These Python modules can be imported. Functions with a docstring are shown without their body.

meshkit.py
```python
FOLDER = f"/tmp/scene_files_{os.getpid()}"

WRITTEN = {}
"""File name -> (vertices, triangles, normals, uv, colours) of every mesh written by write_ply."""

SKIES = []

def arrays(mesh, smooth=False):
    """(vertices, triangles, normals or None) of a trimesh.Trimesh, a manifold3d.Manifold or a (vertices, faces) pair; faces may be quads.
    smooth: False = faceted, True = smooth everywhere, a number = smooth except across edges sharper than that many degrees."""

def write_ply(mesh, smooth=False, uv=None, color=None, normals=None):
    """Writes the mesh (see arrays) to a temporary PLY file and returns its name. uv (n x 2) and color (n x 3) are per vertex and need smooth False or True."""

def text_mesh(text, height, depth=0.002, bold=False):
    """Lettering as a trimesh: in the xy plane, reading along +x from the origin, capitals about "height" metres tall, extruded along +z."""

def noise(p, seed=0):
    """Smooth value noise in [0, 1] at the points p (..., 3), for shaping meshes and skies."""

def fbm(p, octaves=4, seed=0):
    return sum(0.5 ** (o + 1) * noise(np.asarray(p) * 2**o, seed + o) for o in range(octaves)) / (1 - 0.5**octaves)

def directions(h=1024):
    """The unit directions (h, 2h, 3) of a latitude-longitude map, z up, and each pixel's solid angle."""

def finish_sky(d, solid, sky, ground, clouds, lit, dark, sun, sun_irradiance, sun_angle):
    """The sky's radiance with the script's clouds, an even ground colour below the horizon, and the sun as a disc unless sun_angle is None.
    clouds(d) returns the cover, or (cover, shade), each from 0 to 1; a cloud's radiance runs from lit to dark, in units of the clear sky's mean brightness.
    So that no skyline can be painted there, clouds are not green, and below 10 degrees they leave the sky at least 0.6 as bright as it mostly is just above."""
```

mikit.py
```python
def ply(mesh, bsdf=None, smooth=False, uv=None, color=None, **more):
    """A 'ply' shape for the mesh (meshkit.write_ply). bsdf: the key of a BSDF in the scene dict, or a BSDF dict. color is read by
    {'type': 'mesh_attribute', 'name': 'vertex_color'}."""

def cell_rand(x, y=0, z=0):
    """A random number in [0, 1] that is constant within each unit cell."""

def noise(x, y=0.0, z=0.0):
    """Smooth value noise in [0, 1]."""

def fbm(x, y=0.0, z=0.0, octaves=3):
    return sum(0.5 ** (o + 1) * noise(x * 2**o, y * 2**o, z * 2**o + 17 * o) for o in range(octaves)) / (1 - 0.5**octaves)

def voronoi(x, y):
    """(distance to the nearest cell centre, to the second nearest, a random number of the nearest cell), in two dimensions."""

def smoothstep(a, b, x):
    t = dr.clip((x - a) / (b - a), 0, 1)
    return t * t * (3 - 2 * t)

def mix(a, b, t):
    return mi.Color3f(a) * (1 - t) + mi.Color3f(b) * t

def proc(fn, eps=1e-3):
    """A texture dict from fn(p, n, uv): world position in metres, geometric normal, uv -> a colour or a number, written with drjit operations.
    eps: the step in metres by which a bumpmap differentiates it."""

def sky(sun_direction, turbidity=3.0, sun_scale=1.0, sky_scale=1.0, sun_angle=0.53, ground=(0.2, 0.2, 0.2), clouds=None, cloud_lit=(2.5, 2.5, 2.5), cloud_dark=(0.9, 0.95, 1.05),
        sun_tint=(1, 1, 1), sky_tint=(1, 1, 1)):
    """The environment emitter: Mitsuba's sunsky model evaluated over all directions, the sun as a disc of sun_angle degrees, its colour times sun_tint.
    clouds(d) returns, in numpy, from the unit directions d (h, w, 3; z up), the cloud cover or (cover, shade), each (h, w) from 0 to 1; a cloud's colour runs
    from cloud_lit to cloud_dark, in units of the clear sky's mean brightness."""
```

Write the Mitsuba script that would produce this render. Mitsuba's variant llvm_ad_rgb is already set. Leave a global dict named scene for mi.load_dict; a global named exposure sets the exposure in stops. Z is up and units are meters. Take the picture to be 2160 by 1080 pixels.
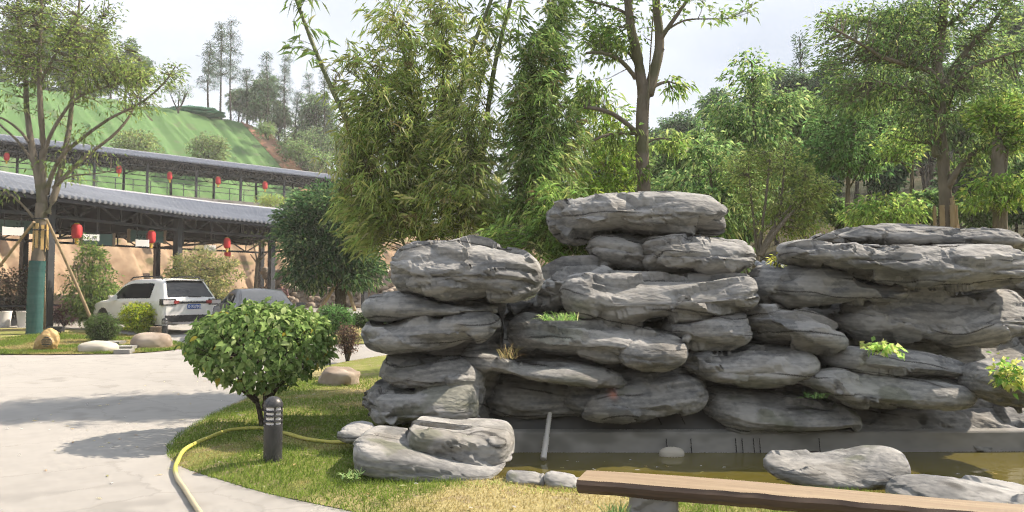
import math, random
import numpy as np, trimesh, manifold3d as m3
import shapely, shapely.geometry as sg, shapely.ops as so
import drjit as dr, mitsuba as mi
import mikit, meshkit
from meshkit import noise as nz, fbm as fb

# ------------------------------------------------------------------ camera, light
F, PITCH, EYE = 1600.0, math.atan(68 / 1600.0), 1.6
T4 = mi.ScalarTransform4f
scene, labels = {}, {}
scene['camera'] = {'type': 'perspective', 'fov': math.degrees(2 * math.atan(1080 / F)), 'fov_axis': 'x', 'near_clip': 0.05, 'far_clip': 2000.0,
                   'to_world': T4().look_at(origin=[0, 0, EYE], target=[0, math.cos(PITCH), EYE + math.sin(PITCH)], up=[0, 0, 1])}
SUN = (0.66, 0.27, 0.72)
def clouds(d):
    q = d / np.maximum(d[..., 2:3] + 0.25, 0.15)
    c = fb(q * [1.1, 1.1, 0.4] + 3.1, 5, 11)
    cover = np.clip(0.62 + 1.5 * (c - 0.45), 0.25, 1.0)
    return cover, np.clip(1.1 - 2.0 * fb(q * 0.8 + 9.0, 4, 5), 0, 1) * 0.8
scene['sky'] = mikit.sky(SUN, turbidity=4, sun_scale=2.5, sun_tint=(.95, 1.0, 1.10), clouds=clouds, cloud_lit=(5.3, 5.5, 5.9), cloud_dark=(4.8, 5.1, 5.75), ground=(0.15, 0.15, 0.12))
exposure = 1.4

# ------------------------------------------------------------------ helpers
rng = np.random.default_rng(7)
random.seed(7)
A = lambda *x: np.array(x, float)
def unit(v):
    v = np.asarray(v, float)
    return v / np.maximum(np.linalg.norm(v, axis=-1, keepdims=True), 1e-12)
def ray(px, py):
    u, v = (px - 1080) / F, (540 - py) / F
    return A(u, math.cos(PITCH) - v * math.sin(PITCH), math.sin(PITCH) + v * math.cos(PITCH))
def at(px, py, Y):                       # the point of the place at depth Y that is seen at photo pixel (px, py)
    r = ray(px, py)
    return r * (Y / r[1]) + A(0, 0, EYE)
def sstep(a, b, x):
    t = np.clip((np.asarray(x, float) - a) / (b - a), 0, 1)
    return t * t * (3 - 2 * t)

_used = {}
def PLY(mesh, bsdf, **k): return mikit.ply(mesh, 'mat_' + bsdf, **k)
def num(name):
    n = _used.get(name, -1) + 1
    _used[name] = n
    return name if n == 0 else f'{name}_{n:03d}'
def thing(name, label, cat, group=None):
    k = num(name)
    labels[k] = {'label': label, 'category': cat}
    if group: labels[k]['group'] = group
    return k
def part(parent, name, mesh, mat, smooth=False, color=None, label=None, kind=None, **more):
    k = num(parent + '__' + name)
    scene[k] = PLY(mesh, mat, smooth=smooth, color=color, **more)
    if label or kind:
        labels[k] = {}
        if label: labels[k]['label'] = label
        if kind: labels[k]['kind'] = kind
    return k
def copy_part(parent, name, shape, M, label=None):
    k = num(parent + '__' + name)
    scene[k] = {**shape, 'to_world': T4(M.tolist() if hasattr(M, 'tolist') else M)}
    if label: labels[k] = {'label': label}
    return k
def one(name, label, cat, mesh, mat, smooth=False, color=None, group=None):
    k = thing(name, label, cat, group)
    scene[k] = PLY(mesh, mat, smooth=smooth, color=color)
    return k
def struct(name, mesh, mat, smooth=False, color=None, label=None, kind='structure'):
    k = num(name)
    scene[k] = PLY(mesh, mat, smooth=smooth, color=color)
    labels[k] = {'kind': kind}
    if label: labels[k]['label'] = label
    return k

class MB:                                # collects pieces of ONE part
    def __init__(s): s.v, s.f, s.n = [], [], 0
    def add(s, v, f):
        v = np.asarray(v, float); f = np.asarray(f, int)
        if f.shape[1] == 4: f = np.vstack([f[:, [0, 1, 2]], f[:, [0, 2, 3]]])
        s.v.append(v); s.f.append(f + s.n); s.n += len(v); return s
    def mesh(s, m): return s.add(m.vertices, m.faces)
    def beam(s, p, q, w, h=None, up=(0, 0, 1)):
        h = h or w; p, q = A(*p), A(*q); t = unit(q - p); a = np.cross(t, up)
        if np.linalg.norm(a) < 1e-3: a = np.cross(t, (1, 0, 0))
        a = unit(a); b = np.cross(a, t)
        c = [p, q]
        v = [o + a * x * w / 2 + b * y * h / 2 for o in c for x, y in ((-1, -1), (1, -1), (1, 1), (-1, 1))]
        return s.add(v, [[0, 1, 2, 3], [7, 6, 5, 4], [0, 4, 5, 1], [1, 5, 6, 2], [2, 6, 7, 3], [3, 7, 4, 0]])
    def box(s, c, size, rz=0.0):
        c, h = A(*c), A(*size) / 2; cs, sn = math.cos(rz), math.sin(rz)
        v = A(*[[x, y, z] for z in (-1, 1) for x, y in ((-1, -1), (1, -1), (1, 1), (-1, 1))]) * h
        v = v @ A([cs, sn, 0], [-sn, cs, 0], [0, 0, 1]) + c
        return s.add(v, [[3, 2, 1, 0], [4, 5, 6, 7], [0, 1, 5, 4], [1, 2, 6, 5], [2, 3, 7, 6], [3, 0, 4, 7]])
    def tube(s, pts, radii, sides=6, cap=True):
        v, f = tube(pts, radii, sides, cap); return s.add(v, f)
    def quad(s, a, b, c, d): return s.add([a, b, c, d], [[0, 1, 2, 3]])
    def get(s):
        return np.vstack(s.v), np.vstack(s.f)

def tube(pts, radii, sides=6, cap=True):
    p = np.asarray(pts, float); n = len(p)
    r = np.broadcast_to(np.asarray(radii, float), (n,))
    t = unit(np.gradient(p, axis=0))
    a = np.cross(t, np.where(np.abs(t[:, 2:]) < 0.95, [0, 0, 1.0], [1.0, 0, 0])); a = unit(a); b = np.cross(t, a)
    ang = np.arange(sides) * 2 * np.pi / sides
    v = (p[:, None] + r[:, None, None] * (np.cos(ang)[None, :, None] * a[:, None] + np.sin(ang)[None, :, None] * b[:, None])).reshape(-1, 3)
    i, j = np.meshgrid(np.arange(n - 1), np.arange(sides), indexing='ij')
    k = (j + 1) % sides
    q = np.stack([i * sides + j, i * sides + k, (i + 1) * sides + k, (i + 1) * sides + j], -1).reshape(-1, 4)
    f = np.vstack([q[:, [0, 2, 1]], q[:, [0, 3, 2]]])[:, ::-1]
    if cap:
        v = np.vstack([v, p[0], p[-1]]); m = n * sides; jj = np.arange(sides); kk = (jj + 1) % sides
        f = np.vstack([f, np.stack([np.full(sides, m), kk, jj], 1), np.stack([np.full(sides, m + 1), (n - 1) * sides + jj, (n - 1) * sides + kk], 1)])
    return v, f
def lathe(prof, sides=24, c=(0, 0, 0)):
    prof = np.asarray(prof, float); ang = np.arange(sides) * 2 * np.pi / sides; n = len(prof)
    v = np.stack([prof[:, 0, None] * np.cos(ang), prof[:, 0, None] * np.sin(ang), np.repeat(prof[:, 1, None], sides, 1)], -1).reshape(-1, 3) + A(*c)
    i, j = np.meshgrid(np.arange(n - 1), np.arange(sides), indexing='ij'); k = (j + 1) % sides
    q = np.stack([i * sides + j, i * sides + k, (i + 1) * sides + k, (i + 1) * sides + j], -1).reshape(-1, 4)
    return v, np.vstack([q[:, [0, 1, 2]], q[:, [0, 2, 3]]])
def curve(pts, n=12):                    # smooth polyline through control points
    p = np.asarray(pts, float)
    from scipy.interpolate import PchipInterpolator
    d = np.r_[0, np.cumsum(np.linalg.norm(np.diff(p, axis=0), axis=1))]
    return PchipInterpolator(d, p)(np.linspace(0, d[-1], n))

# ------------------------------------------------------------------ materials
def mat(name, color, rough=0.8, spec=0.3, metallic=0.0, bump=None, two=True, **k):
    c = mikit.proc(color) if callable(color) else {'type': 'rgb', 'value': list(color)} if not isinstance(color, dict) else color
    b = {'type': 'principled', 'base_color': c, 'roughness': rough, 'specular': spec, 'metallic': metallic, **k}
    if bump: b = {'type': 'bumpmap', 'arbitrary': mikit.proc(bump[0], eps=bump[2] if len(bump) > 2 else 2e-3), 'scale': bump[1], 'bsdf': b}
    if two: b = {'type': 'twosided', 'bsdf': b}
    scene['mat_' + name] = b
VC = {'type': 'mesh_attribute', 'name': 'vertex_color'}
mx, sm_, N3, FB = mikit.mix, mikit.smoothstep, mikit.noise, mikit.fbm
def c_rock(p, n, uv):
    w = FB(p.x * 0.8, p.y * 0.8, p.z * 0.8, octaves=2)
    a = FB(p.x * 1.1, p.y * 1.1, p.z * 2.4, octaves=4)
    b = FB(p.x * 2.6 + 7, p.y * 2.6, p.z * 26 + w * 9, octaves=3)                     # thin bedding bands
    g = FB(p.x * 26, p.y * 26, p.z * 34, octaves=2)
    c = mx([0.118, 0.121, 0.123], [0.325, 0.322, 0.31], sm_(0.30, 0.70, 0.42 * a + 0.38 * b + 0.20 * g))
    st = sm_(0.54, 0.72, FB(p.x * 3.2 + 3, p.y * 3.2, p.z * 0.45, octaves=3))       # run-off streaks
    c = mx(c, [0.07, 0.072, 0.07], st * 0.5)
    wv = sm_(0.56, 0.70, FB(p.x * 1.1 + 31, p.y * 1.1, p.z * 1.6 + 5, octaves=3))     # ochre wash
    c = mx(c, [0.20, 0.182, 0.15], wv * 0.35)
    k = sm_(0.60, 0.66, FB(p.x * 3.1 + 11, p.y * 3.1, p.z * 4.1, octaves=4))          # lime bloom and scuffs
    c = mx(c, [0.34, 0.335, 0.32], k * 0.45)
    hl = p.z * 4.1 + p.x * 0.22 + 2.2 * w + 0.55 * FB(p.x * 2.3 + 5, p.y * 2.3, p.z * 1.5, octaves=3)               # hairline bedding cracks drawn as dark lines
    hl = hl - dr.floor(hl) - 0.5
    c = mx(c, [0.035, 0.034, 0.032], dr.exp(-dr.square(hl / 0.040)) * sm_(0.47, 0.56, FB(p.x * 1.6 + 21, p.y * 1.6, p.z * 3.5, octaves=2)) * 0.85)
    q = at(1298, 836, 8.12)
    c = mx(c, [0.36, 0.13, 0.08], dr.exp(-(dr.square((p.x - q[0]) / .05) + dr.square((p.z - q[2]) / .045)) * (0.6 + 0.9 * g)) * sm_(8.7, 8.4, p.y) * .7)
    m = sm_(0.62, 0.70, FB(p.x * 2.0 + 50, p.y * 2.0, p.z * 2.0, octaves=4)) * sm_(1.1, 0.2, p.z)
    return mx(c, [0.09, 0.10, 0.055], m * 0.55)                                        # moss low down
mat('rock', c_rock, 0.85, 0.25, bump=(lambda p, n, uv: FB(p.x * 16, p.y * 16, p.z * 40, octaves=4), 0.022))
def c_fieldstone(p, n, uv):
    a = FB(p.x * 3, p.y * 3, p.z * 3, octaves=4)
    return mx([0.24, 0.19, 0.15], [0.42, 0.36, 0.30], sm_(0.3, 0.7, a))
mat('fieldstone', c_fieldstone, 0.8, 0.3)
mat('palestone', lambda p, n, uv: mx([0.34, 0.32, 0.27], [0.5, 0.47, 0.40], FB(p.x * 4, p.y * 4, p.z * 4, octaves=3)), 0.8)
def c_pave(p, n, uv):
    a = FB(p.x * 0.5, p.y * 0.5, octaves=4)
    b = FB(p.x * 7 + 3, p.y * 7, octaves=4)
    c = mx([0.232, 0.224, 0.210], [0.315, 0.303, 0.284], 0.5 * a + 0.5 * b)
    d1, d2, r = mikit.voronoi(p.x * 0.9 + 0.25 * b, p.y * 0.9 + 0.25 * a)          # stamped flag pattern, very faint
    c = c * (1 - 0.12 * (1 - sm_(0.0, 0.05, d2 - d1))) * (0.97 + 0.06 * r)
    s = sm_(0.62, 0.75, FB(p.x * 1.7 + 9, p.y * 1.7 + 4, octaves=3))
    return mx(c, [0.18, 0.172, 0.16], s * 0.5)
mat('concrete', c_pave, 0.8, 0.3, bump=(lambda p, n, uv: FB(p.x * 18, p.y * 18, octaves=3), 0.006))
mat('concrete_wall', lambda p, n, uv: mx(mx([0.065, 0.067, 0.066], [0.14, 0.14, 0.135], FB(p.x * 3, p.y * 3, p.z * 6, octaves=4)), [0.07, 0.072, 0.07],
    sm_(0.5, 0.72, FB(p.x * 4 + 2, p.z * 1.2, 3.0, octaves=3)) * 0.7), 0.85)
mat('kerb_conc', lambda p, n, uv: mx(mx([0.20, 0.198, 0.19], [0.30, 0.295, 0.28], FB(p.x * 5, p.y * 5, p.z * 9, octaves=4)), [0.12, 0.12, 0.105], sm_(.5, .7, FB(p.x * 2 + 8, p.y, p.z * 3, octaves=3)) * .6), 0.85)
def c_lawn(p, n, uv):
    a = FB(p.x * 0.9 + 5, p.y * 0.9, octaves=4); b = FB(p.x * 9, p.y * 9, octaves=3)
    c = mx([0.15, 0.165, 0.05], [0.31, 0.265, 0.13], sm_(0.4, 0.62, a))
    return mx(c, [0.22, 0.175, 0.115], sm_(0.6, 0.7, b) * 0.6)
mat('lawn_soil', c_lawn, 0.95, 0.1)
def c_ground(p, n, uv):
    a = FB(p.x * 0.3, p.y * 0.3, octaves=4)
    return mx([0.030, 0.036, 0.017], [0.075, 0.062, 0.036], sm_(0.35, 0.7, a))
mat('forest_floor', c_ground, 0.95, 0.1)
def c_earth(p, n, uv):
    a = FB(p.x * 0.8, p.y * 0.8, p.z * 0.8, octaves=4); b = FB(p.x * 2.5, p.y * 2.5, p.z * 0.5, octaves=3)
    c = mx([0.23, 0.155, 0.10], [0.36, 0.265, 0.18], sm_(0.3, 0.7, 0.5 * a + 0.5 * b))
    return mx(c, [0.11, 0.12, 0.05], sm_(0.63, 0.7, FB(p.x * 0.5 + 4, p.y * 0.5, p.z * 0.9, octaves=3)) * 0.7)
mat('earth', c_earth, 0.95, 0.1)
mat('red_earth', lambda p, n, uv: mx(mx([0.21, 0.11, 0.07], [0.34, 0.20, 0.135], FB(p.x * 1.2, p.y * 1.2, p.z * 1.2, octaves=4)), [0.09, 0.10, 0.045], sm_(.54, .66, FB(p.x * .8 + 7, p.y * .8, p.z * .8, octaves=4)) * .8), 0.95, 0.1)
mat('netting', lambda p, n, uv: mx(mx([0.072, 0.152, 0.050], [0.104, 0.190, 0.068], FB(p.x * 0.4, p.y * 0.4, p.z * 0.9, octaves=4)), [0.13, 0.14, 0.085], sm_(.58, .72, FB(p.x * .9 + 3, p.y * .9, p.z * .3, octaves=4)) * .45), 0.8, 0.2)
mat('net_dark', lambda p, n, uv: mx([0.03, 0.11, 0.06], [0.05, 0.15, 0.08], FB(p.x * 0.9, p.y * 0.9, p.z * 0.9, octaves=3)), 0.8, 0.2)
scene['mat_water'] = {'type': 'bumpmap', 'arbitrary': mikit.proc(lambda p, n, uv: FB(p.x * 5, p.y * 7, octaves=2), eps=5e-3), 'scale': 0.003,
    'bsdf': {'type': 'principled', 'base_color': mikit.proc(lambda p, n, uv: mx([0.072, 0.062, 0.012], [0.105, 0.088, 0.022], FB(p.x * 0.9, p.y * 1.4, octaves=3))), 'roughness': 0.03, 'specular': 0.55}}
mat('steel', lambda p, n, uv: mx([0.036, 0.040, 0.048], [0.055, 0.059, 0.068], N3(p.x * 2, p.y * 2, p.z * 2)), 0.5, 0.4)
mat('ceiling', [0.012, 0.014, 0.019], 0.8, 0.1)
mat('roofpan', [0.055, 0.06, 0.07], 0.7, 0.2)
mat('eavetile', [0.24, 0.255, 0.285], 0.6, 0.3)
mat('rooftile', lambda p, n, uv: mx([0.17, 0.188, 0.225], [0.29, 0.31, 0.35], FB(p.x * 1.5, p.y * 1.5, p.z * 1.5, octaves=3)), 0.55, 0.4)
mat('bark', lambda p, n, uv: mx(mx([0.10, 0.085, 0.065], [0.22, 0.19, 0.15], FB(p.x * 9, p.y * 9, p.z * 3, octaves=4)), [0.09, 0.10, 0.045], sm_(0.55, 0.7, FB(p.x * 3, p.y * 3, p.z * 2, octaves=2)) * 0.6), 0.9, 0.1)
mat('bark_dark', lambda p, n, uv: mx([0.04, 0.034, 0.026], [0.09, 0.078, 0.06], FB(p.x * 9, p.y * 9, p.z * 3, octaves=3)), 0.9, 0.1)
mat('culm', lambda p, n, uv: mx([0.075, 0.10, 0.04], [0.16, 0.17, 0.08], FB(p.x * 2, p.y * 2, p.z * 3, octaves=2)), 0.5, 0.4)
mat('wood_pole', lambda p, n, uv: mx([0.26, 0.19, 0.11], [0.42, 0.33, 0.22], FB(p.x * 12, p.y * 12, p.z * 4, octaves=3)), 0.8, 0.2)
mat('splint', lambda p, n, uv: mx([0.36, 0.24, 0.09], [0.52, 0.37, 0.16], FB(p.x * 15, p.y * 15, p.z * 3, octaves=3)), 0.75, 0.2)
mat('wrap', lambda p, n, uv: mx([0.018, 0.068, 0.066], [0.04, 0.115, 0.108], FB(p.x * 3, p.y * 3, p.z * 14, octaves=3)), 0.6, 0.3)
scene['mat_leaf'] = {'type': 'principledthin', 'base_color': VC, 'roughness': 0.5, 'diff_trans': 1.15, 'spec_trans': 0.0, 'eta': 1.4}
scene['mat_leaf_gloss'] = {'type': 'principledthin', 'base_color': VC, 'roughness': 0.24, 'diff_trans': 0.6, 'spec_trans': 0.0, 'eta': 1.5}
scene['mat_petal'] = {'type': 'principledthin', 'base_color': VC, 'roughness': 0.6, 'diff_trans': 0.5, 'spec_trans': 0.0, 'eta': 1.4}
mat('paint_white', [0.68, 0.68, 0.66], 0.28, 0.5, clearcoat=0.6, clearcoat_gloss=0.9)
mat('paint_grey', [0.07, 0.073, 0.082], 0.3, 0.5, clearcoat=0.7, clearcoat_gloss=0.9)
mat('autoglass', [0.012, 0.014, 0.017], 0.05, 0.6)
mat('windscreen', [0.05, 0.055, 0.06], 0.04, 0.9)
mat('plastic_dark', [0.03, 0.031, 0.034], 0.55, 0.4)
mat('tyre', [0.018, 0.018, 0.019], 0.9, 0.2)
mat('chrome', [0.7, 0.7, 0.7], 0.2, metallic=1.0)
mat('lamp_clear', [0.55, 0.52, 0.52], 0.15, 0.7)
mat('lamp_red', [0.30, 0.05, 0.05], 0.15, 0.7)
mat('plate_blue', [0.035, 0.09, 0.33], 0.4, 0.4)
mat('white_paint', [0.80, 0.80, 0.79], 0.6, 0.3)
mat('white_plastic', [0.72, 0.71, 0.69], 0.5, 0.3)
mat('lantern_red', [0.62, 0.055, 0.06], 0.55, 0.3)
mat('gold', [0.65, 0.42, 0.06], 0.5, 0.4)
mat('board_teal', lambda p, n, uv: mx([0.09, 0.16, 0.16], [0.14, 0.23, 0.22], FB(p.x * 2, p.y * 2, p.z * 4, octaves=3)), 0.6)
mat('board_edge', [0.30, 0.23, 0.17], 0.7)
mat('joint_dirt', [0.05, 0.05, 0.047], 0.9)
mat('ink', [0.012, 0.04, 0.045], 0.6)
mat('ink_grey', [0.2, 0.21, 0.2], 0.6)
mat('lamp_post', lambda p, n, uv: mx([0.028, 0.029, 0.033], [0.045, 0.046, 0.05], N3(p.x * 30, p.y * 30, p.z * 9)), 0.42, 0.5)
mat('diffuser', [0.75, 0.75, 0.77], 0.35, 0.4)
mat('hose', lambda p, n, uv: mx([0.46, 0.43, 0.10], [0.42, 0.37, 0.25], sm_(6.62, 6.42, p.y)), 0.45, 0.4)
mat('bench_top', lambda p, n, uv: mx([0.18, 0.132, 0.085], [0.33, 0.255, 0.172], FB(p.x * 2.2 + p.y * 0.9, p.y * 38 + p.x * 14.5, p.z * 30, octaves=3)), 0.55, 0.4)
mat('bench_side', lambda p, n, uv: mx([0.030, 0.019, 0.013], [0.12, 0.08, 0.055], FB(p.x * 3, p.y * 3, p.z * 40, octaves=4)), 0.6, 0.4)
mat('bench_foot', lambda p, n, uv: mx([0.16, 0.165, 0.17], [0.31, 0.31, 0.31], FB(p.x * 6, p.y * 6, p.z * 8, octaves=4)), 0.85)
mat('pipe', lambda p, n, uv: mx([0.42, 0.41, 0.38], [0.55, 0.54, 0.51], FB(p.x * 9, p.y * 9, p.z * 5, octaves=3)), 0.4)
mat('resin', lambda p, n, uv: mx([0.22, 0.13, 0.045], [0.55, 0.40, 0.19], FB(p.x * 7, p.y * 7, p.z * 7, octaves=3)), 0.5)
mat('stump_wood', lambda p, n, uv: mx([0.12, 0.085, 0.06], [0.22, 0.17, 0.12], FB(p.x * 20, p.y * 20, p.z * 3, octaves=3)), 0.9)
mat('skin', [0.42, 0.26, 0.19], 0.5)
mat('hair', [0.012, 0.010, 0.010], 0.5)
mat('shirt', [0.13, 0.07, 0.075], 0.8)
mat('trousers', [0.03, 0.03, 0.04], 0.8)
mat('orange_red', [0.5, 0.12, 0.08], 0.5)

# ------------------------------------------------------------------ terrain
FP = A([-27.5, 2.0], [-18.2, 19.6], [-15.9, 26.0], [-14.3, 32.4], [-11.8, 37.2], [-8.2, 42.2], [0.5, 50.0], [20.0, 62.0])   # front line of the lower pavilion
def sdist(x, y):                        # distance to the left of that line
    x, y = np.asarray(x, float), np.asarray(y, float)
    best, sign = np.full(np.broadcast(x, y).shape, 1e9), np.ones(np.broadcast(x, y).shape)
    for a, b in zip(FP[:-1], FP[1:]):
        d = b - a; L = d @ d
        t = np.clip(((x - a[0]) * d[0] + (y - a[1]) * d[1]) / L, 0, 1)
        ex, ey = x - a[0] - t * d[0], y - a[1] - t * d[1]
        r = np.hypot(ex, ey); s = np.where(d[0] * (y - a[1]) - d[1] * (x - a[0]) > 0, 1, -1)
        sign = np.where(r < best, s, sign); best = np.minimum(r, best)
    return best * sign
def hill_end(x, y): return (x + 37) * .705 + (y - 55) * .709 - 29.0      # distance past the right hand end of the netted hillside
def H(x, y, detail=True):
    x, y = np.asarray(x, float), np.asarray(y, float)
    base = 0.014 * np.clip(y - 11, 0, 40)
    s = sdist(x, y)
    far = 1 - sstep(0, 30, x - (-2)) * 0.85
    s2 = 31 + (x + 37) * -.709 + (y - 55) * .705
    bank = np.interp(s, [11.0, 12.2, 15.5, 20.0, 29.0, 31.0], [0, 1.2, 5.2, 7.5, 8.6, 8.7])
    bank = np.where(s > 18, np.maximum(bank, np.interp(s2, [40, 62, 80, 140], [8.7, 23.0, 26.0, 30.0]) * (s2 > 40)), bank)
    if detail: bank = bank + sstep(11.2, 13, s) * (1 - sstep(16, 20, s)) * (fb(np.stack([x * 1.4, y * 1.4, 0 * x], -1), 3, 3) - 0.5) * 1.6
    u = hill_end(x, y) + (0 if not detail else 2.0 * (fb(np.stack([x * 0.15, y * 0.15, 0 * x], -1), 3, 8) - 0.5))
    cap = 24.5 - 0.50 * np.clip(u, 0, 80)
    cap = np.maximum(cap, 2.0 + 0.10 * np.clip(y - 40, 0, 100))
    left = np.where(s > 22, np.minimum(bank, np.maximum(cap, np.minimum(bank, 8.9) * (x < -8) )), bank)
    w = sstep(-30, -4, x)
    left = left * (1 - w) + w * np.minimum(left, 1.5 + 0.12 * np.clip(y - 35, 0, 200))
    right = 0.17 * np.clip(y - 21 + 0.5 * (x - 8), 0, 60) * sstep(-2, 16, x) + 0.9 * sstep(11.5, 15, y) * sstep(1.5, 5, x)
    return base + np.where(s > 0, np.maximum(left, 0), 0) + right + 8.0 * sstep(-5, -19, y)     # unseen bank added behind the viewer to keep low sky light off the rocks
def gnd(px, py):                        # where the ground is seen at a pixel
    r = ray(px, py); lo, hi = 2.0, 90.0
    ys = np.linspace(lo, hi, 3000); p = r[None] / r[1] * ys[:, None]
    below = p[:, 2] + EYE < H(p[:, 0], p[:, 1])
    k = int(np.argmax(below)); y = ys[k]
    return A(r[0] / r[1] * y, y, float(H(r[0] / r[1] * y, y)))
def axis(lo, hi, step, dense, grow=1.09):
    out = list(np.arange(dense[0], dense[1] + 1e-6, step)); s = step
    while out[-1] < hi: s *= grow; out.append(out[-1] + s)
    s = step
    while out[0] > lo: s *= grow; out.insert(0, out[0] - s)
    return np.array(out)
gx, gy = axis(-400, 400, 0.6, (-55, 45)), axis(-60, 600, 0.6, (-6, 100))
GX, GY = np.meshgrid(gx, gy, indexing='ij')
pond_ctr = A(3.6, 7.6)
gs_ = sdist(GX, GY)
GZ = H(GX, GY) - 0.10 - 1.3 * ((gs_ > 10.8) & (gs_ < 20)) - 1.0 * (np.maximum(np.abs(GX - 4.0) / 5.2, np.abs(GY - 7.7) / 2.2) < 1)
nx, ny = GX.shape
I, J = np.meshgrid(np.arange(nx - 1), np.arange(ny - 1), indexing='ij')
gq = np.stack([I * ny + J, (I + 1) * ny + J, (I + 1) * ny + J + 1, I * ny + J + 1], -1).reshape(-1, 4)
gv = np.stack([GX, GY, GZ], -1).reshape(-1, 3)
qc = gv[gq].mean(1); qs = sdist(qc[:, 0], qc[:, 1])
isbank = np.zeros(len(gq), bool)
def sub(v, q):
    u, inv = np.unique(q, return_inverse=True)
    return v[u], inv.reshape(q.shape)
struct('ground', sub(gv, gq[~isbank]), 'forest_floor', smooth=True, label='dark earth and leaf litter under the trees')
def bank_mesh():
    d = np.diff(FP, axis=0); L = np.r_[0, np.cumsum(np.linalg.norm(d, axis=1))]; t = unit(d); nn = np.stack([-t[:, 1], t[:, 0]], 1)
    vn = unit(np.vstack([nn[:1], nn[:-1] + nn[1:], nn[-1:]])); al = np.arange(14, 78, .16); ss = np.r_[np.arange(10.4, 17, .13), np.arange(17, 22, .5)]
    P0 = np.stack([np.interp(al, L, FP[:, k]) for k in (0, 1)], 1); N0 = unit(np.stack([np.interp(al, L, vn[:, k]) for k in (0, 1)], 1))
    XY = P0[:, None] + N0[:, None] * ss[None, :, None]; z = H(XY[..., 0], XY[..., 1], False) + .02
    aa = np.broadcast_to(al[:, None], z.shape); up = sstep(11, 12, np.broadcast_to(ss[None], z.shape))
    g = nz(np.stack([aa * 2.4 + .5 * fb(np.stack([aa * .6, z, 0 * z], -1), 2, 4), z * .22, 0 * z], -1), 6); g2 = fb(np.stack([aa * 3.5, z * 1.2, 0 * z], -1), 3, 7); rid = np.abs(2 * g - 1)
    off = up * (.75 * rid + .45 * (g2 - .5)); ps = P0[:, None] + N0[:, None] * (np.broadcast_to(ss[None], z.shape) + off)[..., None]
    n = len(ss); I, J = np.meshgrid(np.arange(len(al) - 1), np.arange(n - 1), indexing='ij')
    return np.c_[ps.reshape(-1, 2), z.reshape(-1)], np.stack([I * n + J, (I + 1) * n + J, (I + 1) * n + J + 1, I * n + J + 1], -1).reshape(-1, 4)
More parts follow.
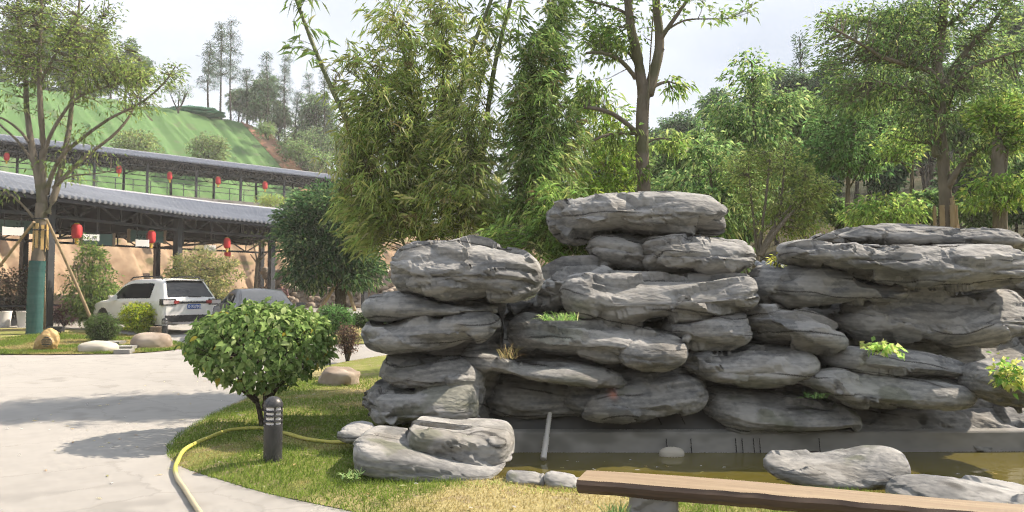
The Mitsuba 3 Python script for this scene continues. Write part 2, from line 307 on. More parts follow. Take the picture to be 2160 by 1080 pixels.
struct('cut_slope', bank_mesh(), 'earth', smooth=True, label='bare tan earth bank behind the lower pavilion')

def sheet(poly, dz, size=0.6, zfun=None):
    vs, fs, n = [], [], 0
    for g in getattr(poly, 'geoms', [poly]):
        v, f = trimesh.creation.triangulate_polygon(g, engine='earcut')
        v = np.c_[v, np.zeros(len(v))]
        v, f = trimesh.remesh.subdivide_to_size(v, f, size, max_iter=14)
        vs.append(v); fs.append(f + n); n += len(v)
    v, f = np.vstack(vs), np.vstack(fs)
    m = trimesh.Trimesh(v, f, process=True); v, f = np.array(m.vertices), np.array(m.faces)
    nrm = np.cross(v[f[:, 1]] - v[f[:, 0]], v[f[:, 2]] - v[f[:, 0]])[:, 2]
    f[nrm < 0] = f[nrm < 0][:, ::-1]
    v[:, 2] = H(v[:, 0], v[:, 1], False) + dz + (zfun(v[:, 0], v[:, 1]) if zfun else 0)
    return v, f
def pxpoly(pts): return [tuple(gnd(*p)[:2]) for p in pts]
def smooth_poly(p, it=2):
    p = np.asarray(p, float)
    for _ in range(it): p = np.stack([0.75 * p + 0.25 * np.roll(p, -1, 0), 0.25 * p + 0.75 * np.roll(p, -1, 0)], 1).reshape(-1, 2)
    return sg.Polygon(p)
edge = pxpoly([(800, 1092), (680, 1068), (560, 1042), (450, 1008), (378, 985), (352, 955), (378, 920), (440, 880), (515, 845), (560, 815), (620, 790), (700, 768), (760, 758), (800, 752)])
island = smooth_poly([(9, 3.0), (2.2, 2.9)] + edge + [(-1.2, 19.0), (6, 22), (14, 20), (14, 3.0)], 2)
pond = smooth_poly(pxpoly([(1000, 1018), (1075, 1012), (1150, 1040), (1350, 1045), (1600, 1040), (1900, 1052)]) + [(4.6, 5.3), (9, 5.2), (11, 9.6), (-1.3, 9.6)], 2)
pave = sg.Polygon([(-27.5 - 9.6, 2)] + [tuple(a + unit(A(-(b - a)[1], (b - a)[0])) * 10.8) for a, b in zip(FP[1:5], FP[2:6])] + [(-1, 44), (-1.0, 14), (0, 12), (0, 4), (14, 4), (14, -8), (-40, -8)]).buffer(0)
struct('pavement', sheet(pave.difference(pond.buffer(0.02)).difference(island.buffer(-0.4)), 0.0, 0.9), 'concrete', smooth=True, label='pale stamped concrete drive')
LZ = 0.045
lawn_poly = island.difference(pond)
def lawn_z(x, y):
    p = shapely.points(np.c_[x, y])
    d = np.minimum(shapely.distance(p, island.exterior), shapely.distance(p, pond.exterior) * 2)
    return 0.02 * 0 + LZ * sstep(0, 0.25, d) + 0.06 * (fb(np.stack([x * 0.5, y * 0.5, 0 * x], -1), 3, 21) - 0.4) * sstep(0, 0.8, d)
struct('lawn', sheet(lawn_poly, 0.005, 0.35, lawn_z), 'lawn_soil', smooth=True, label='patchy lawn round the rockery and the pond')
strip = smooth_poly([(-34, 17.4)] + pxpoly([(-200, 750), (0, 749), (150, 749), (280, 747), (385, 738), (398, 728), (330, 716), (180, 695), (0, 692)]) + [(-34, 24.0)], 1)
struct('lawn', sheet(strip, 0.02, 0.6), 'lawn_soil', smooth=True, label='grass strip on the far side of the drive')
bed = smooth_poly(pxpoly([(560, 724), (700, 728), (880, 724), (880, 668), (640, 668), (560, 676)]), 1)
struct('planting_bed', sheet(bed, 0.025, 0.6), 'lawn_soil', smooth=True, label='planted bed beyond the white path')
# pond
WZ = -0.22
wv, wf = sheet(pond.buffer(0.25).union(sg.box(-1.0, 7.2, 10, 9.6)), 0, 0.5); wv[:, 2] = WZ
struct('pond_water', (wv, wf), 'water', smooth=True, label='still olive brown pond water')
b = MB(); pc = np.array(pond.exterior.coords)
for p, q in zip(pc[:-1], pc[1:]):
    b.quad([*p, -1.1], [*q, -1.1], [*q, 0.03], [*p, 0.03])
struct('pond_bank', b.get(), 'lawn_soil', label='earth edge of the pond')

# ------------------------------------------------------------------ rocks
def rock_mesh(top, bot, Y, T, seed, und=0.30, slope=0.62, tilt=0.0, ye=3.6, end=9.0, p=3.4, layers=4.6, amp=1.0, ds=0.019, world=False):
    top, bot = np.asarray(top, float), np.asarray(bot, float)
    if not world:
        top = np.array([at(a, b_, Y)[[0, 2]] for a, b_ in top]); bot = np.array([at(a, b_, Y)[[0, 2]] for a, b_ in bot])
    x0, x1 = min(top[0, 0], bot[0, 0]), max(top[-1, 0], bot[-1, 0])
    W = x1 - x0; hm = np.mean(np.interp(np.linspace(x0, x1, 20), *top.T) - np.interp(np.linspace(x0, x1, 20), *bot.T))
    nu = int(np.clip(W / ds, 30, 175)); t = np.linspace(-1, 1, nu)
    u = 0.75 * t + 0.25 * np.sin(t * np.pi / 2)
    u[0], u[-1] = -1, 1
    x = x0 + (u + 1) / 2 * W
    xi = (x0 + x1) / 2 + (x - (x0 + x1) / 2) * .94
    zt, zb = np.interp(xi, *top.T), np.interp(xi, *bot.T)
    zt = np.maximum(zt, zb + 0.02)
    ez = np.sqrt(np.clip(1 - np.abs(u) ** (2.2 * end), 0, 1)); ey = np.sqrt(np.clip(1 - np.abs(u) ** ye, 0, 1))
    ph = np.linspace(0, 2 * np.pi, 4001)[:-1]
    sp = lambda v: np.sign(v) * np.abs(v) ** (2 / p)
    cy, cz = sp(np.cos(ph)), sp(np.sin(ph))
    seg = np.hypot(np.roll(cy, -1) * T / 2 - cy * T / 2, np.roll(cz, -1) * hm / 2 - cz * hm / 2) * np.where(cy > 0.15, 0.28, 1.0)
    cum = np.r_[0, np.cumsum(seg)]; nphi = int(np.clip(cum[-1] / ds, 26, 150))
    idx = np.searchsorted(cum, np.linspace(0, cum[-1], nphi, endpoint=False)); idx = np.clip(idx, 0, 3999)
    cy, cz = cy[idx], cz[idx]
    hz = (zt - zb) / 2 * ez; zc = (zt + zb) / 2
    yy = Y + T / 2 + cy[None] * (T / 2 * ey)[:, None]
    zz = zc[:, None] + cz[None] * hz[:, None]
    tt = (cz[None] + 1) / 2
    front = np.clip(-cy[None] + 0.25, 0, 1)
    yy = yy + .75 * und * (2 * hz)[:, None] * np.clip((0.6 - tt) / 0.6, 0, 1) ** 1.6 * front
    yy = yy + slope * (2 * hz)[:, None] * np.clip((tt - .34) / .66, 0, 1) ** 1.4 * front
    zz = zz + tilt * (yy - Y) * sstep(0.4, 1, tt)
    P = np.stack([np.broadcast_to(x[:, None], yy.shape), yy, zz], -1)
    du = np.gradient(P, axis=0); dp = np.roll(P, -1, 1) - np.roll(P, 1, 1)
    Nn = unit(np.cross(du, dp)); cen = np.stack([x, Y + T / 2 + 0 * x, zc], -1)[:, None]
    if ((P - cen) * Nn).sum() < 0: Nn = -Nn
    Nn[0], Nn[-1] = A(-1, 0, 0), A(1, 0, 0)
    S = seed * 13.7
    Q = P + S
    rs = np.random.default_rng(seed + 100)
    d = 0.13 * (fb(Q * [0.9, 0.9, 1.4], 3, seed) - 0.5)
    dip = 0.10 * np.sin(seed * 2.1)
    warp = fb(Q * [0.8, 0.8, 0.9], 3, seed + 5) - .5
    q = (P[..., 2] + dip * P[..., 0]) * layers + 1.3 * warp + 0.35 * (fb(Q * [4, 4, 1.5], 2, seed + 6) - .5) + S
    L = np.floor(q); fr = q - L
    lay = nz(np.stack([P[..., 0] * 1.0, P[..., 1] * 1.0, L * 7.31 + seed], -1), seed)
    lay2 = nz(np.stack([P[..., 0] * 1.0, P[..., 1] * 1.0, (L + 1) * 7.31 + seed], -1), seed)
    stepv = lay + (lay2 - lay) * sstep(0.88, 1.0, fr)
    side = 1 - 0.8 * np.abs(Nn[..., 2]) ** 2
    d += 0.25 * (stepv - 0.5) * side
    crack = np.exp(-(np.minimum(fr, 1 - fr) / 0.13) ** 2) * sstep(0.44, 0.52, nz(np.stack([P[..., 0] * 1.3 + 5, P[..., 1] * 1.3, L * 3.7], -1), seed + 2))
    d -= 0.11 * crack * side
    q2 = q * 3.1 + 0.8 * warp; f2 = q2 - np.floor(q2)
    d += 0.035 * (nz(np.stack([P[..., 0] * 2.0, P[..., 1] * 2.0, np.floor(q2) * 5.3 + seed], -1), seed + 8) - .5) * side - 0.016 * np.exp(-(np.minimum(f2, 1 - f2) / .12) ** 2) * side
    from scipy.spatial import cKDTree                                # chiselled facets: a random plane per cell, edges where they meet
    for cell, k_, an in ((A(.85, .7, .26), .33, 4), (A(.30, .30, .12), .12, 3)):
        lo, hi = P.reshape(-1, 3).min(0) / cell - 1, P.reshape(-1, 3).max(0) / cell + 1
        nc = int(np.prod(hi - lo) * 0.9)
        C = rs.uniform(lo, hi, (nc, 3)); G = rs.normal(0, 1, (nc, 3)) * cell * k_; O = rs.normal(0, .12, nc) * cell[2]
        X = (P + 0.06 * (fb(Q * 5, 2, seed + 30) - .5)[..., None]).reshape(-1, 3) / cell
        _, ii = cKDTree(C).query(X, k=an)
        pv = O[ii] + np.einsum('nkc,nkc->nk', G[ii], X[:, None] - C[ii])
        d += np.sort(pv, 1)[:, 0].reshape(d.shape)
    d += 0.020 * (fb(Q * [8, 8, 16], 3, seed + 12) - 0.5)
    fx = np.abs(2 * nz(Q * [1.2, 1.2, 0.5] + 40, seed + 4) - 1)     # a few upright joints
    d -= 0.04 * np.exp(-(fx / 0.04) ** 2) * (nz(Q * [0.8, 0.8, 1.6], seed + 3) > 0.55)
    sc = min(1.0, hm / 0.55) * amp * 1.05
    d = np.clip(d - np.quantile(d, .62), -.15, .065) * (1 - .55 * np.abs(u[:, None]) ** 8)
    P = P + Nn * (d * sc)[..., None]
    P[0], P[-1] = P[0].mean(0), P[-1].mean(0)
    n = nphi
    i, j = np.meshgrid(np.arange(nu - 1), np.arange(n), indexing='ij'); k = (j + 1) % n
    f = np.stack([i * n + j, i * n + k, (i + 1) * n + k, (i + 1) * n + j], -1).reshape(-1, 4)
    v = P.reshape(-1, 3); f = np.vstack([f[:, [0, 1, 2]], f[:, [0, 2, 3]]])
    m = trimesh.Trimesh(v, f, process=False)
    if m.volume < 0: f = f[:, ::-1]
    return v, f
RG = 'boulders of the rockery'
ROCKS = [
 # label, top, bottom, Y, T, options
 ('long pale grey boulder on top of the left stack, humped in the middle', [(799,522),(812,511),(860,500),(880,501),(940,505),(985,492),(1022,498),(1042,510),(1100,527),(1130,547),(1137,572),(1152,592)], [(799,560),(806,596),(825,610),(870,622),(920,630),(1000,634),(1080,634),(1130,618),(1152,602)], 7.75, 1.7, dict(und=.3, end=7, amp=0.55, p=5.2, slope=.55)),
 ('rounded dark slab second from the top of the left stack', [(740,642),(755,623),(820,616),(900,621),(950,636),(1000,642),(1050,648)], [(741,655),(757,676),(800,681),(850,677),(900,672),(1000,668),(1050,665)], 7.98, 1.4, dict(und=.35, amp=0.70, p=3.5)),
 ('broad dark boulder in the middle of the left stack, bulging at its left end', [(737,692),(760,680),(830,676),(860,659),(900,651),(960,655),(1035,661),(1057,684)], [(739,716),(765,744),(810,753),(870,746),(930,740),(1000,729),(1045,710),(1057,696)], 7.82, 1.5, dict(und=.45, amp=0.70, p=3.4, end=5)),
 ('shaded block with a sunlit right half under the bulging boulder of the left stack', [(779,795),(800,763),(850,754),(905,758),(960,768),(1005,788),(1018,806)], [(781,815),(850,830),(910,836),(960,834),(1018,838)], 7.95, 1.4, dict(und=.2, end=7, amp=0.70, p=4.7)),
 ('wide tan grey boulder at the foot of the left stack', [(742,842),(760,823),(800,819),(860,829),(920,823),(960,813),(1005,826),(1019,848)], [(746,880),(770,906),(830,917),(900,915),(1000,905),(1019,884)], 7.72, 1.5, dict(und=.25, end=6, amp=0.70, p=4.3)),
 ('flat topped angular block standing foremost beside the pond', [(846,906),(880,912),(960,922),(1000,926),(1060,934),(1086,946)], [(850,962),(900,972),(960,990),(1000,1012),(1050,1000),(1084,975)], 6.45, 1.15, dict(und=.2, end=9, p=6.7, ye=9, layers=5.5, amp=0.50, slope=.12)),
 ('low broken ledge on the grass under the angular foremost block', [(718,962),(732,945),(760,948),(830,962),(900,974),(960,988),(1030,1000),(1072,990)], [(716,1000),(780,1014),(850,1026),(930,1040),(1000,1042),(1070,1010)], 6.12, 1.25, dict(und=.1, end=6, p=5.7, ye=6, layers=6, amp=0.50, slope=.15)),
 ('small pointed stone at the left tip of the broken ledge', [(703,912),(718,901),(745,899),(772,904),(780,915)], [(703,928),(730,938),(780,945)], 7.0, 0.5, dict(und=.1, ds=.018)),
 ('huge flat slab crowning the middle of the rockery', [(1160,432),(1188,410),(1210,402),(1300,401),(1350,398),(1420,397),(1508,405),(1522,416),(1562,426),(1577,460),(1583,480)], [(1160,452),(1180,478),(1210,497),(1260,500),(1330,488),(1390,486),(1480,485),(1550,487),(1583,489)], 9.1, 2.0, dict(und=.4, end=8, p=6.2, layers=5.5, amp=0.80)),
 ('shaded left block wedged under the crowning slab', [(1243,508),(1268,494),(1330,489),(1400,492)], [(1248,525),(1290,550),(1340,570),(1400,580)], 9.2, 1.7, dict(und=.5, amp=0.70)),
 ('bright rounded block under the right half of the crowning slab', [(1362,522),(1380,498),(1440,489),(1500,487),(1550,492),(1600,500),(1631,518)], [(1365,550),(1400,576),(1480,582),(1560,582),(1605,567),(1632,545)], 8.8, 2.0, dict(und=.5, end=6, amp=0.70, p=4.3)),
 ('long ledge with a sunlit rim across the middle of the rockery', [(1186,604),(1212,586),(1262,570),(1340,574),(1450,577),(1560,578),(1615,578),(1629,581)], [(1192,640),(1230,668),(1290,690),(1350,692),(1440,686),(1520,674),(1590,662),(1627,640)], 8.4, 1.9, dict(und=.45, end=14, ye=12, p=5.7, amp=0.55)),
 ('grey shoulder rock left of the sunlit rim ledge', [(1128,588),(1165,562),(1200,544),(1260,541),(1330,566)], [(1128,650),(1180,660),(1330,660)], 8.9, 1.5, dict(und=.25, amp=0.80)),
 ('broad dark boulder carrying a tuft of strappy grass', [(1064,694),(1080,674),(1120,668),(1160,676),(1280,676),(1350,682),(1440,694)], [(1067,722),(1100,750),(1160,766),(1240,773),(1300,776),(1360,762),(1440,742)], 8.25, 1.6, dict(und=.5, amp=0.60, p=3.5, end=5)),
 ('dark egg shaped boulder in the middle of the rockery', [(1308,750),(1325,725),(1360,713),(1410,712),(1450,718),(1470,736)], [(1310,765),(1330,785),(1370,794),(1410,792),(1450,778),(1470,758)], 8.05, 1.2, dict(und=.35, end=3.4, p=3.1, amp=0.50)),
 ('short dark slab with a sunlit right tip under the sunlit rim ledge', [(1418,690),(1440,669),(1500,665),(1570,668),(1592,663),(1613,682)], [(1424,722),(1480,742),(1560,741),(1605,722),(1615,704)], 8.3, 1.3, dict(und=.4, end=8, amp=0.70, p=3.9)),
 ('sloping slab with a pale sunlit nose beside the left stack', [(962,762),(988,742),(1040,746),(1062,751),(1100,772),(1200,777),(1290,792),(1345,812)], [(965,778),(1010,794),(1100,806),(1200,824),(1290,838),(1345,834)], 8.1, 1.4, dict(und=.6, amp=0.60, p=3.7)),
 ('low dark boulder with a faint red mark just above the pond wall', [(1192,846),(1240,828),(1300,818),(1360,802),(1440,786),(1500,800),(1525,830)], [(1194,878),(1240,900),(1330,908),(1420,900),(1510,880),(1525,858)], 8.15, 1.4, dict(und=.45, amp=0.50, p=3.5)),
 ('pale topped slab right of the dark egg shaped boulder', [(1472,764),(1500,749),(1560,746),(1620,736),(1700,746),(1750,756),(1769,772)], [(1480,792),(1530,818),(1600,830),(1680,827),(1740,798),(1769,784)], 8.15, 1.5, dict(und=.45, amp=0.60, p=3.4)),
 ('thin tapering slab topping the right stack', [(1750,499),(1790,486),(1850,471),(1900,467),(1980,470),(2080,475),(2140,481),(2220,505)], [(1750,503),(1830,510),(1950,518),(2100,518),(2220,520)], 9.3, 1.1, dict(und=.15, amp=0.80, p=5.2)),
 ('massive overhanging slab below the tapering slab of the right stack', [(1689,516),(1705,504),(1760,503),(1850,512),(1960,512),(2080,513),(2160,515),(2260,520)], [(1689,538),(1710,550),(1780,558),(1860,578),(1930,602),(2000,614),(2080,614),(2160,606),(2260,585)], 8.35, 1.3, dict(und=.5, end=9, p=5.2, amp=0.70)),
 ('rough grey slab left of the massive overhanging slab', [(1600,590),(1640,563),(1700,556),(1750,551),(1790,561),(1850,581),(1930,597),(1962,608)], [(1612,625),(1660,643),(1720,652),(1800,652),(1880,642),(1962,620)], 8.7, 1.1, dict(und=.45, amp=0.80, p=4.1)),
 ('large shaded boulder under the massive overhanging slab', [(1806,674),(1850,646),(1930,622),(2000,611),(2100,613),(2260,616)], [(1816,700),(1870,722),(1960,732),(2040,737),(2100,737),(2260,732)], 8.6, 1.3, dict(und=.5, amp=0.60, p=3.7)),
 ('blocky dark boulder below the rough grey slab', [(1611,658),(1640,642),(1700,646),(1740,652),(1780,676),(1824,694)], [(1636,694),(1660,722),(1720,747),(1780,754),(1815,748),(1826,716)], 8.25, 1.5, dict(und=.45, amp=0.60, p=3.4)),
 ('sloping dark slab carrying a clump of bright green leaves', [(1798,762),(1830,738),(1900,736),(1990,741),(2040,756),(2090,776),(2104,788)], [(1800,782),(1850,793),(1960,808),(2050,815),(2103,810)], 8.1, 1.5, dict(und=.4, amp=0.60, p=3.7)),
 ('long low slab with a sunlit right nose over the pond', [(1722,806),(1760,789),(1830,791),(1850,801),(1960,811),(2060,816),(2103,814),(2121,832)], [(1736,834),(1790,853),(1850,872),(1950,877),(2060,874),(2118,858)], 7.9, 1.5, dict(und=.5, end=7, amp=0.70, p=3.9)),
 ('lowest dark slab in the shade behind the pond', [(1520,866),(1550,842),(1640,846),(1720,857),(1800,868),(1862,892)], [(1524,908),(1600,930),(1700,936),(1862,924)], 8.15, 1.4, dict(und=.4, amp=0.50, p=3.5)),
 ('pale boulder cut by the right edge of the view above the pond', [(2134,806),(2160,782),(2230,775)], [(2138,836),(2170,866),(2230,890)], 7.4, 1.2, dict(und=.35, amp=0.50, p=3.5)),
 ('dark recessed rock behind the left stack', [(800,640),(900,600),(1040,600),(1062,640)], [(800,910),(1062,915)], 8.6, 1.0, dict(und=0, layers=2, amp=0.60)),
 ('dark hollow faced rock above the pipe at the left end of the pond wall', [(1015,806),(1060,800),(1120,806),(1200,824),(1260,836)], [(1018,880),(1100,892),(1260,896)], 8.55, 0.9, dict(und=.35, amp=.6, layers=3)),
 ('dark recessed rock mass behind the middle of the rockery', [(1022,680),(1100,650),(1250,620),(1600,610),(1680,640)], [(1022,915),(1300,918),(1680,922)], 9.1, 1.3, dict(und=.05, layers=2, amp=0.60)),
 ('dark recessed rock mass behind the right stack', [(1600,640),(1700,590),(1900,560),(2280,560)], [(1660,930),(1900,985),(2280,1010)], 9.15, 1.6, dict(und=.05, layers=2, amp=0.60)),
 ('dark undercut rock at the waterline below the right stack', [(1690,900),(1800,880),(1960,868),(2120,866),(2300,868)], [(1690,950),(1900,985),(2300,1010)], 8.55, 1.2, dict(und=.05, layers=2, amp=0.50)),
]
for k, (lab, top, bot, Y, T, o) in enumerate(ROCKS):
    v, f = rock_mesh(top, bot, Y, T, k + 3, **o)
    one('rockery_boulder', lab, 'boulder', (v, f), 'rock', smooth=True)
# stones by the water
for lab, top, bot, Y, T, o in [
 ('big smooth pale grey stone lying in the pond behind the bench', [(1650,1000),(1690,992),(1740,998),(1810,992),(1890,978),(1945,974),(1962,990)], [(1652,1024),(1740,1042),(1820,1052),(1910,1046),(1962,1020)], 6.15, 0.8, dict(und=.1, tilt=.05, end=5, p=3.2, layers=1.5, amp=.5)),
 ('long flat grey stone behind the right end of the bench', [(1930,1064),(1980,1052),(2050,1046),(2130,1052),(2220,1062),(2300,1075)], [(1930,1082),(2010,1095),(2130,1110),(2300,1120)], 5.4, 0.7, dict(und=.1, tilt=.05, end=4, p=3.0, layers=1.5, amp=.5)),
 ('left flat edging stone at the near edge of the pond', [(1067,1008),(1080,1004),(1130,1005),(1152,1012)], [(1069,1026),(1100,1032),(1152,1034)], 6.05, 0.3, dict(und=.1, end=6, ds=.014, amp=.7)),
 ('right flat edging stone at the near edge of the pond, beside the bench end', [(1150,1012),(1170,1008),(1215,1013),(1232,1024)], [(1152,1034),(1190,1038),(1232,1042)], 5.95, 0.3, dict(und=.1, end=6, ds=.014, amp=.7)),
]:
    v, f = rock_mesh(top, bot, Y, T, len(_used) + 5, **o)
    one('pond_stone', lab, 'stone', (v, f), 'rock', smooth=True)
def pebble(c, r, seed, sub=3, rough=0.25):
    m = trimesh.creation.icosphere(subdivisions=sub); v = np.array(m.vertices)
    v = v * (1 + rough * (fb(v * 1.3 + seed * 5.1, 3, seed) - 0.5) * 2)[:, None]
    v = np.sign(v) * np.abs(v) ** 0.85
    return v * A(*r) + A(*c), m.faces
def stone_at(px, py, w, h, Y=None, d=None):
    g = gnd(px, py); s = g[1] / F
    return (g[0], g[1] + (d or w * s / 2) * 0.6, g[2] + h * s * 0.35), (w * s / 2, d or w * s / 2 * 0.8, h * s * 0.65)
c, r = stone_at(711, 820, 84, 44)
one('garden_boulder', 'low brown boulder on the lawn left of the rockery', 'boulder', pebble(c, r, 4, rough=.45), 'fieldstone', smooth=True)
c, r = stone_at(309, 736, 82, 34)
one('garden_boulder', 'rounded pinkish boulder in front of the far bollard and stump', 'boulder', pebble(c, r, 9, rough=.15), 'fieldstone', smooth=True)
c, r = stone_at(194, 746, 76, 26)
one('garden_boulder', 'low pale boulder on the grass strip near the round dark bush', 'boulder', pebble(c, r, 14, rough=.2), 'palestone', smooth=True)
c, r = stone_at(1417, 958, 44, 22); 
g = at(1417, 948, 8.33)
one('garden_boulder', 'small pale tan stone shape added for a sunlit patch at the waterline below the pond wall', 'stone', pebble((g[0], g[1], WZ + .02), (.135, .07, .075), 5, rough=.1), 'palestone', smooth=True)  # pale stone shape stands in for a patch of sun on the pond wall
for px, py, w, d, lab in [(240, 728, 36, .45, 'rear pale paving slab between the two boulders on the grass strip'), (268, 738, 36, .5, 'middle grey paving slab between the two boulders on the grass strip'), (262, 746, 32, .3, 'front paving slab at the kerb of the grass strip')]:
    g = gnd(px, py); m = MB(); m.box((g[0], g[1], g[2] + .055), (w * g[1] / F, d, .09), .1)
    one('paving_slab', lab, 'paving slab', m.get(), 'kerb_conc')

# pond wall: sloping face over an upright kerb band, with board joints and a pipe
b = MB()
N = 90; rowv = []
for i in range(N + 1):
    x = -0.75 + i * 9.2 / N; yb = 8.62 - 0.10 * math.sin((x + 0.75) / 9.2 * math.pi) + 0.02 * x
    rowv.append([(x, yb + .55, 0.32), (x, yb + .12, 0.045), (x, yb + .03, 0.012)])
v = np.array(rowv).reshape(-1, 3); v[:, 1] += .02 * (fb(v * [2, 2, 5], 3, 3) - .5)
f = np.array([[i * 3 + j, (i + 1) * 3 + j, (i + 1) * 3 + j + 1, i * 3 + j + 1] for i in range(46) for j in range(2)])[:, ::-1]
wall = thing('pond_wall', 'low grey concrete wall along the back of the pond', 'wall')
part(wall, 'sloping_face', (v, f), 'concrete_wall', smooth=True)
kv = []
for i in range(N + 1):
    x, y = rowv[i][2][0], rowv[i][2][1]
    kv.append([(x, y, 0.015), (x, y - .10, 0.005), (x, y - .115, -0.012), (x, y - .13, -0.6)])
kv = np.array(kv).reshape(-1, 3)
f = np.array([[i * 4 + j, (i + 1) * 4 + j, (i + 1) * 4 + j + 1, i * 4 + j + 1] for i in range(N) for j in range(3)])[:, ::-1]
part(wall, 'kerb_band', (kv, f), 'kerb_conc', smooth=30)
for px in (1383, 1432, 1522, 1535, 1558, 1570, 1690):
    p = at(px, 912, 8.9); q = at(px + 12, 948, 8.45)
    m = MB(); yb = np.interp(p[0], v[:, 0][::3], v[:, 1][::3])
    m.beam((p[0] - .02, yb - .15, .227), (p[0] + .03, yb - .425, .052), .010, .010); m.beam((p[0] + .035, yb - .66, -.06), (p[0] + .05, yb - .67, -.3), .010, .008)
    part(wall, 'joint', m.get(), 'joint_dirt')
p0, p1 = at(1160, 872, 8.5), at(1148, 955, 8.15)
pk = thing('drain_pipe', 'pale plastic pipe leaning from the rockery into the pond', 'pipe')
m = MB(); m.tube([p0, (p0 * .35 + p1 * .65)], .026, 12); part(pk, 'upper_pipe', m.get(), 'pipe', smooth=40)
m = MB(); m.tube([(p0 * .38 + p1 * .62), p1 + (p1 - p0) * .15], .033, 12); part(pk, 'lower_sleeve', m.get(), 'pipe', smooth=40)

# ------------------------------------------------------------------ foliage machinery
def leaves(P, D, L, W, col, up=0.7, droop=0.25, fold=0.18, rs=None):
    rs = rs or rng
    n = len(P); D = unit(D)
    Nn = unit(A(0, 0, 1) * up + rs.normal(size=(n, 3)) * 0.5)
    S = unit(np.cross(D, Nn)); Nn = np.cross(S, D)
    L = np.broadcast_to(L, (n,))[:, None]; W = np.broadcast_to(W, (n,))[:, None]
    mid = P + D * L * 0.42
    v = np.stack([P, mid + S * W / 2 + Nn * W * fold, P + D * L - A(0, 0, 1) * L * droop, mid - S * W / 2 + Nn * W * fold], 1).reshape(-1, 3)
    k = np.arange(n)[:, None] * 4
    f = np.vstack([k + [[0, 1, 2]], k + [[0, 2, 3]]])
    return v, f, np.repeat(col, 4, 0)
LEAFK = 3.0
def leaf_colors(n, base, var=0.25, tip=None, tipf=0.15, rs=None):
    rs = rs or rng
    b = LEAFK * A(*base) * np.exp(rs.normal(0, var, (n, 1))) * (1 + rs.normal(0, 0.07, (n, 3)))
    if tip is not None:
        m = rs.random(n) < tipf
        b[m] = LEAFK * A(*tip) * np.exp(rs.normal(0, 0.2, (m.sum(), 1)))
    return np.clip(b, 0.004, 0.7)
def ball(n, rs=None):
    rs = rs or rng
    return unit(rs.normal(size=(n, 3))) * (rs.random((n, 1)) ** (1 / 3))
def tree(name, label, cat, limbs, blobs, leaf=(0.12, 0.04), base=(0.06, 0.095, 0.025), n_leaf=26, spread=0.35, bark='bark', group=None, tip=None, tipf=.15, twig_r=0.018,
         droop=.25, up=.7, seed=1, mat_='leaf', trunk_sides=9, twigs=True, out=0.6, var=.28, fan=False, crown='crown', max_tw=4.0, down=0.1):
    """limbs: list of (points, r0, r1); blobs: list of (centre, radii, tips). Twigs join each tip to the nearest limb."""
    rs = np.random.default_rng(seed)
    key = thing(name, label, cat, group)
    tb = MB(); nodes = []
    for pts, r0, r1 in limbs:
        c = curve(pts, max(6, 3 * len(pts)))
        w = np.cumsum(rs.normal(0, 1, c.shape), 0) * r0 * 0.10; w -= np.linspace(0, 1, len(c))[:, None] * w[-1]
        c = c + w * (0 if name == 'staked_tree' and not nodes else .6)
        tt = np.linspace(0, 1, len(c)); tb.tube(c, r0 + (r1 - r0) * tt ** 0.9, trunk_sides if r0 > .05 else 6)
        nodes.append(c[int(len(c) * (0.35 if len(nodes) == 0 else 0.2)):])
    nodes = np.vstack(nodes)
    tips = np.vstack([A(*c) + ball(int(k), rs) * A(*r) for c, r, k in blobs])
    dist = np.linalg.norm(tips[:, None] - nodes[None], axis=2) + 0.6 * np.clip(nodes[None, :, 2] - tips[:, None, 2], 0, None)
    near = nodes[dist.argmin(1)]
    ctr = np.mean([A(*c) for c, r, k in blobs], 0)
    vec = tips - near; ln = np.linalg.norm(vec, axis=1, keepdims=True)
    start = tips - vec * np.minimum(1, max_tw / np.maximum(ln, .01))
    if twigs:
        for a, t in zip(start, tips):
            m_ = (a + t) / 2 + A(0, 0, -0.06 * np.linalg.norm(t - a)) + rs.normal(0, .05, 3) * np.linalg.norm(t - a)
            tb.tube([a, m_, t], [twig_r, twig_r * .7, twig_r * .35], 4, False)
    part(key, 'trunk', tb.get(), bark, smooth=True)
    n = len(tips) * n_leaf
    ti = np.repeat(np.arange(len(tips)), n_leaf)
    off = ball(n, rs) * spread * A(1, 1, .65)
    back = rs.random((n, 1)) * 0.45
    if fan: off *= 0.25
    P = tips[ti] - unit(vec)[ti] * back * np.minimum(ln[ti], spread * 1.6) + off
    outd = unit(tips - ctr)
    D = unit(off) * 0.8 + outd[ti] * out + rs.normal(size=(n, 3)) * 0.45 + A(0, 0, -down)
    L = leaf[0] * rs.uniform(.65, 1.25, n); W = leaf[1] * rs.uniform(.75, 1.2, n)
    tone = np.exp(rs.normal(0, .16, len(tips)))[ti][:, None]
    col = np.clip(leaf_colors(n, base, var, tip, tipf, rs) * tone, .004, .7)
    v, f, c = leaves(P, D, L, W, col, up=up, droop=droop, rs=rs)
    part(key, crown, (v, f), mat_, color=c, kind='stuff')
    return key
def pl(pts, Y, dy=None):                 # limb through photo pixels at depth Y (+ its own depth offsets)
    dy = dy if dy is not None else [0] * len(pts)
    return [at(p[0], p[1], Y + d) for p, d in zip(pts, dy)]
def blob(px, py, Y, rx, ry, rd, n):      # crown clump given in photo pixels, depth radius in metres
    s = Y / F
    return (at(px, py, Y), (rx * s, rd, ry * s), n)
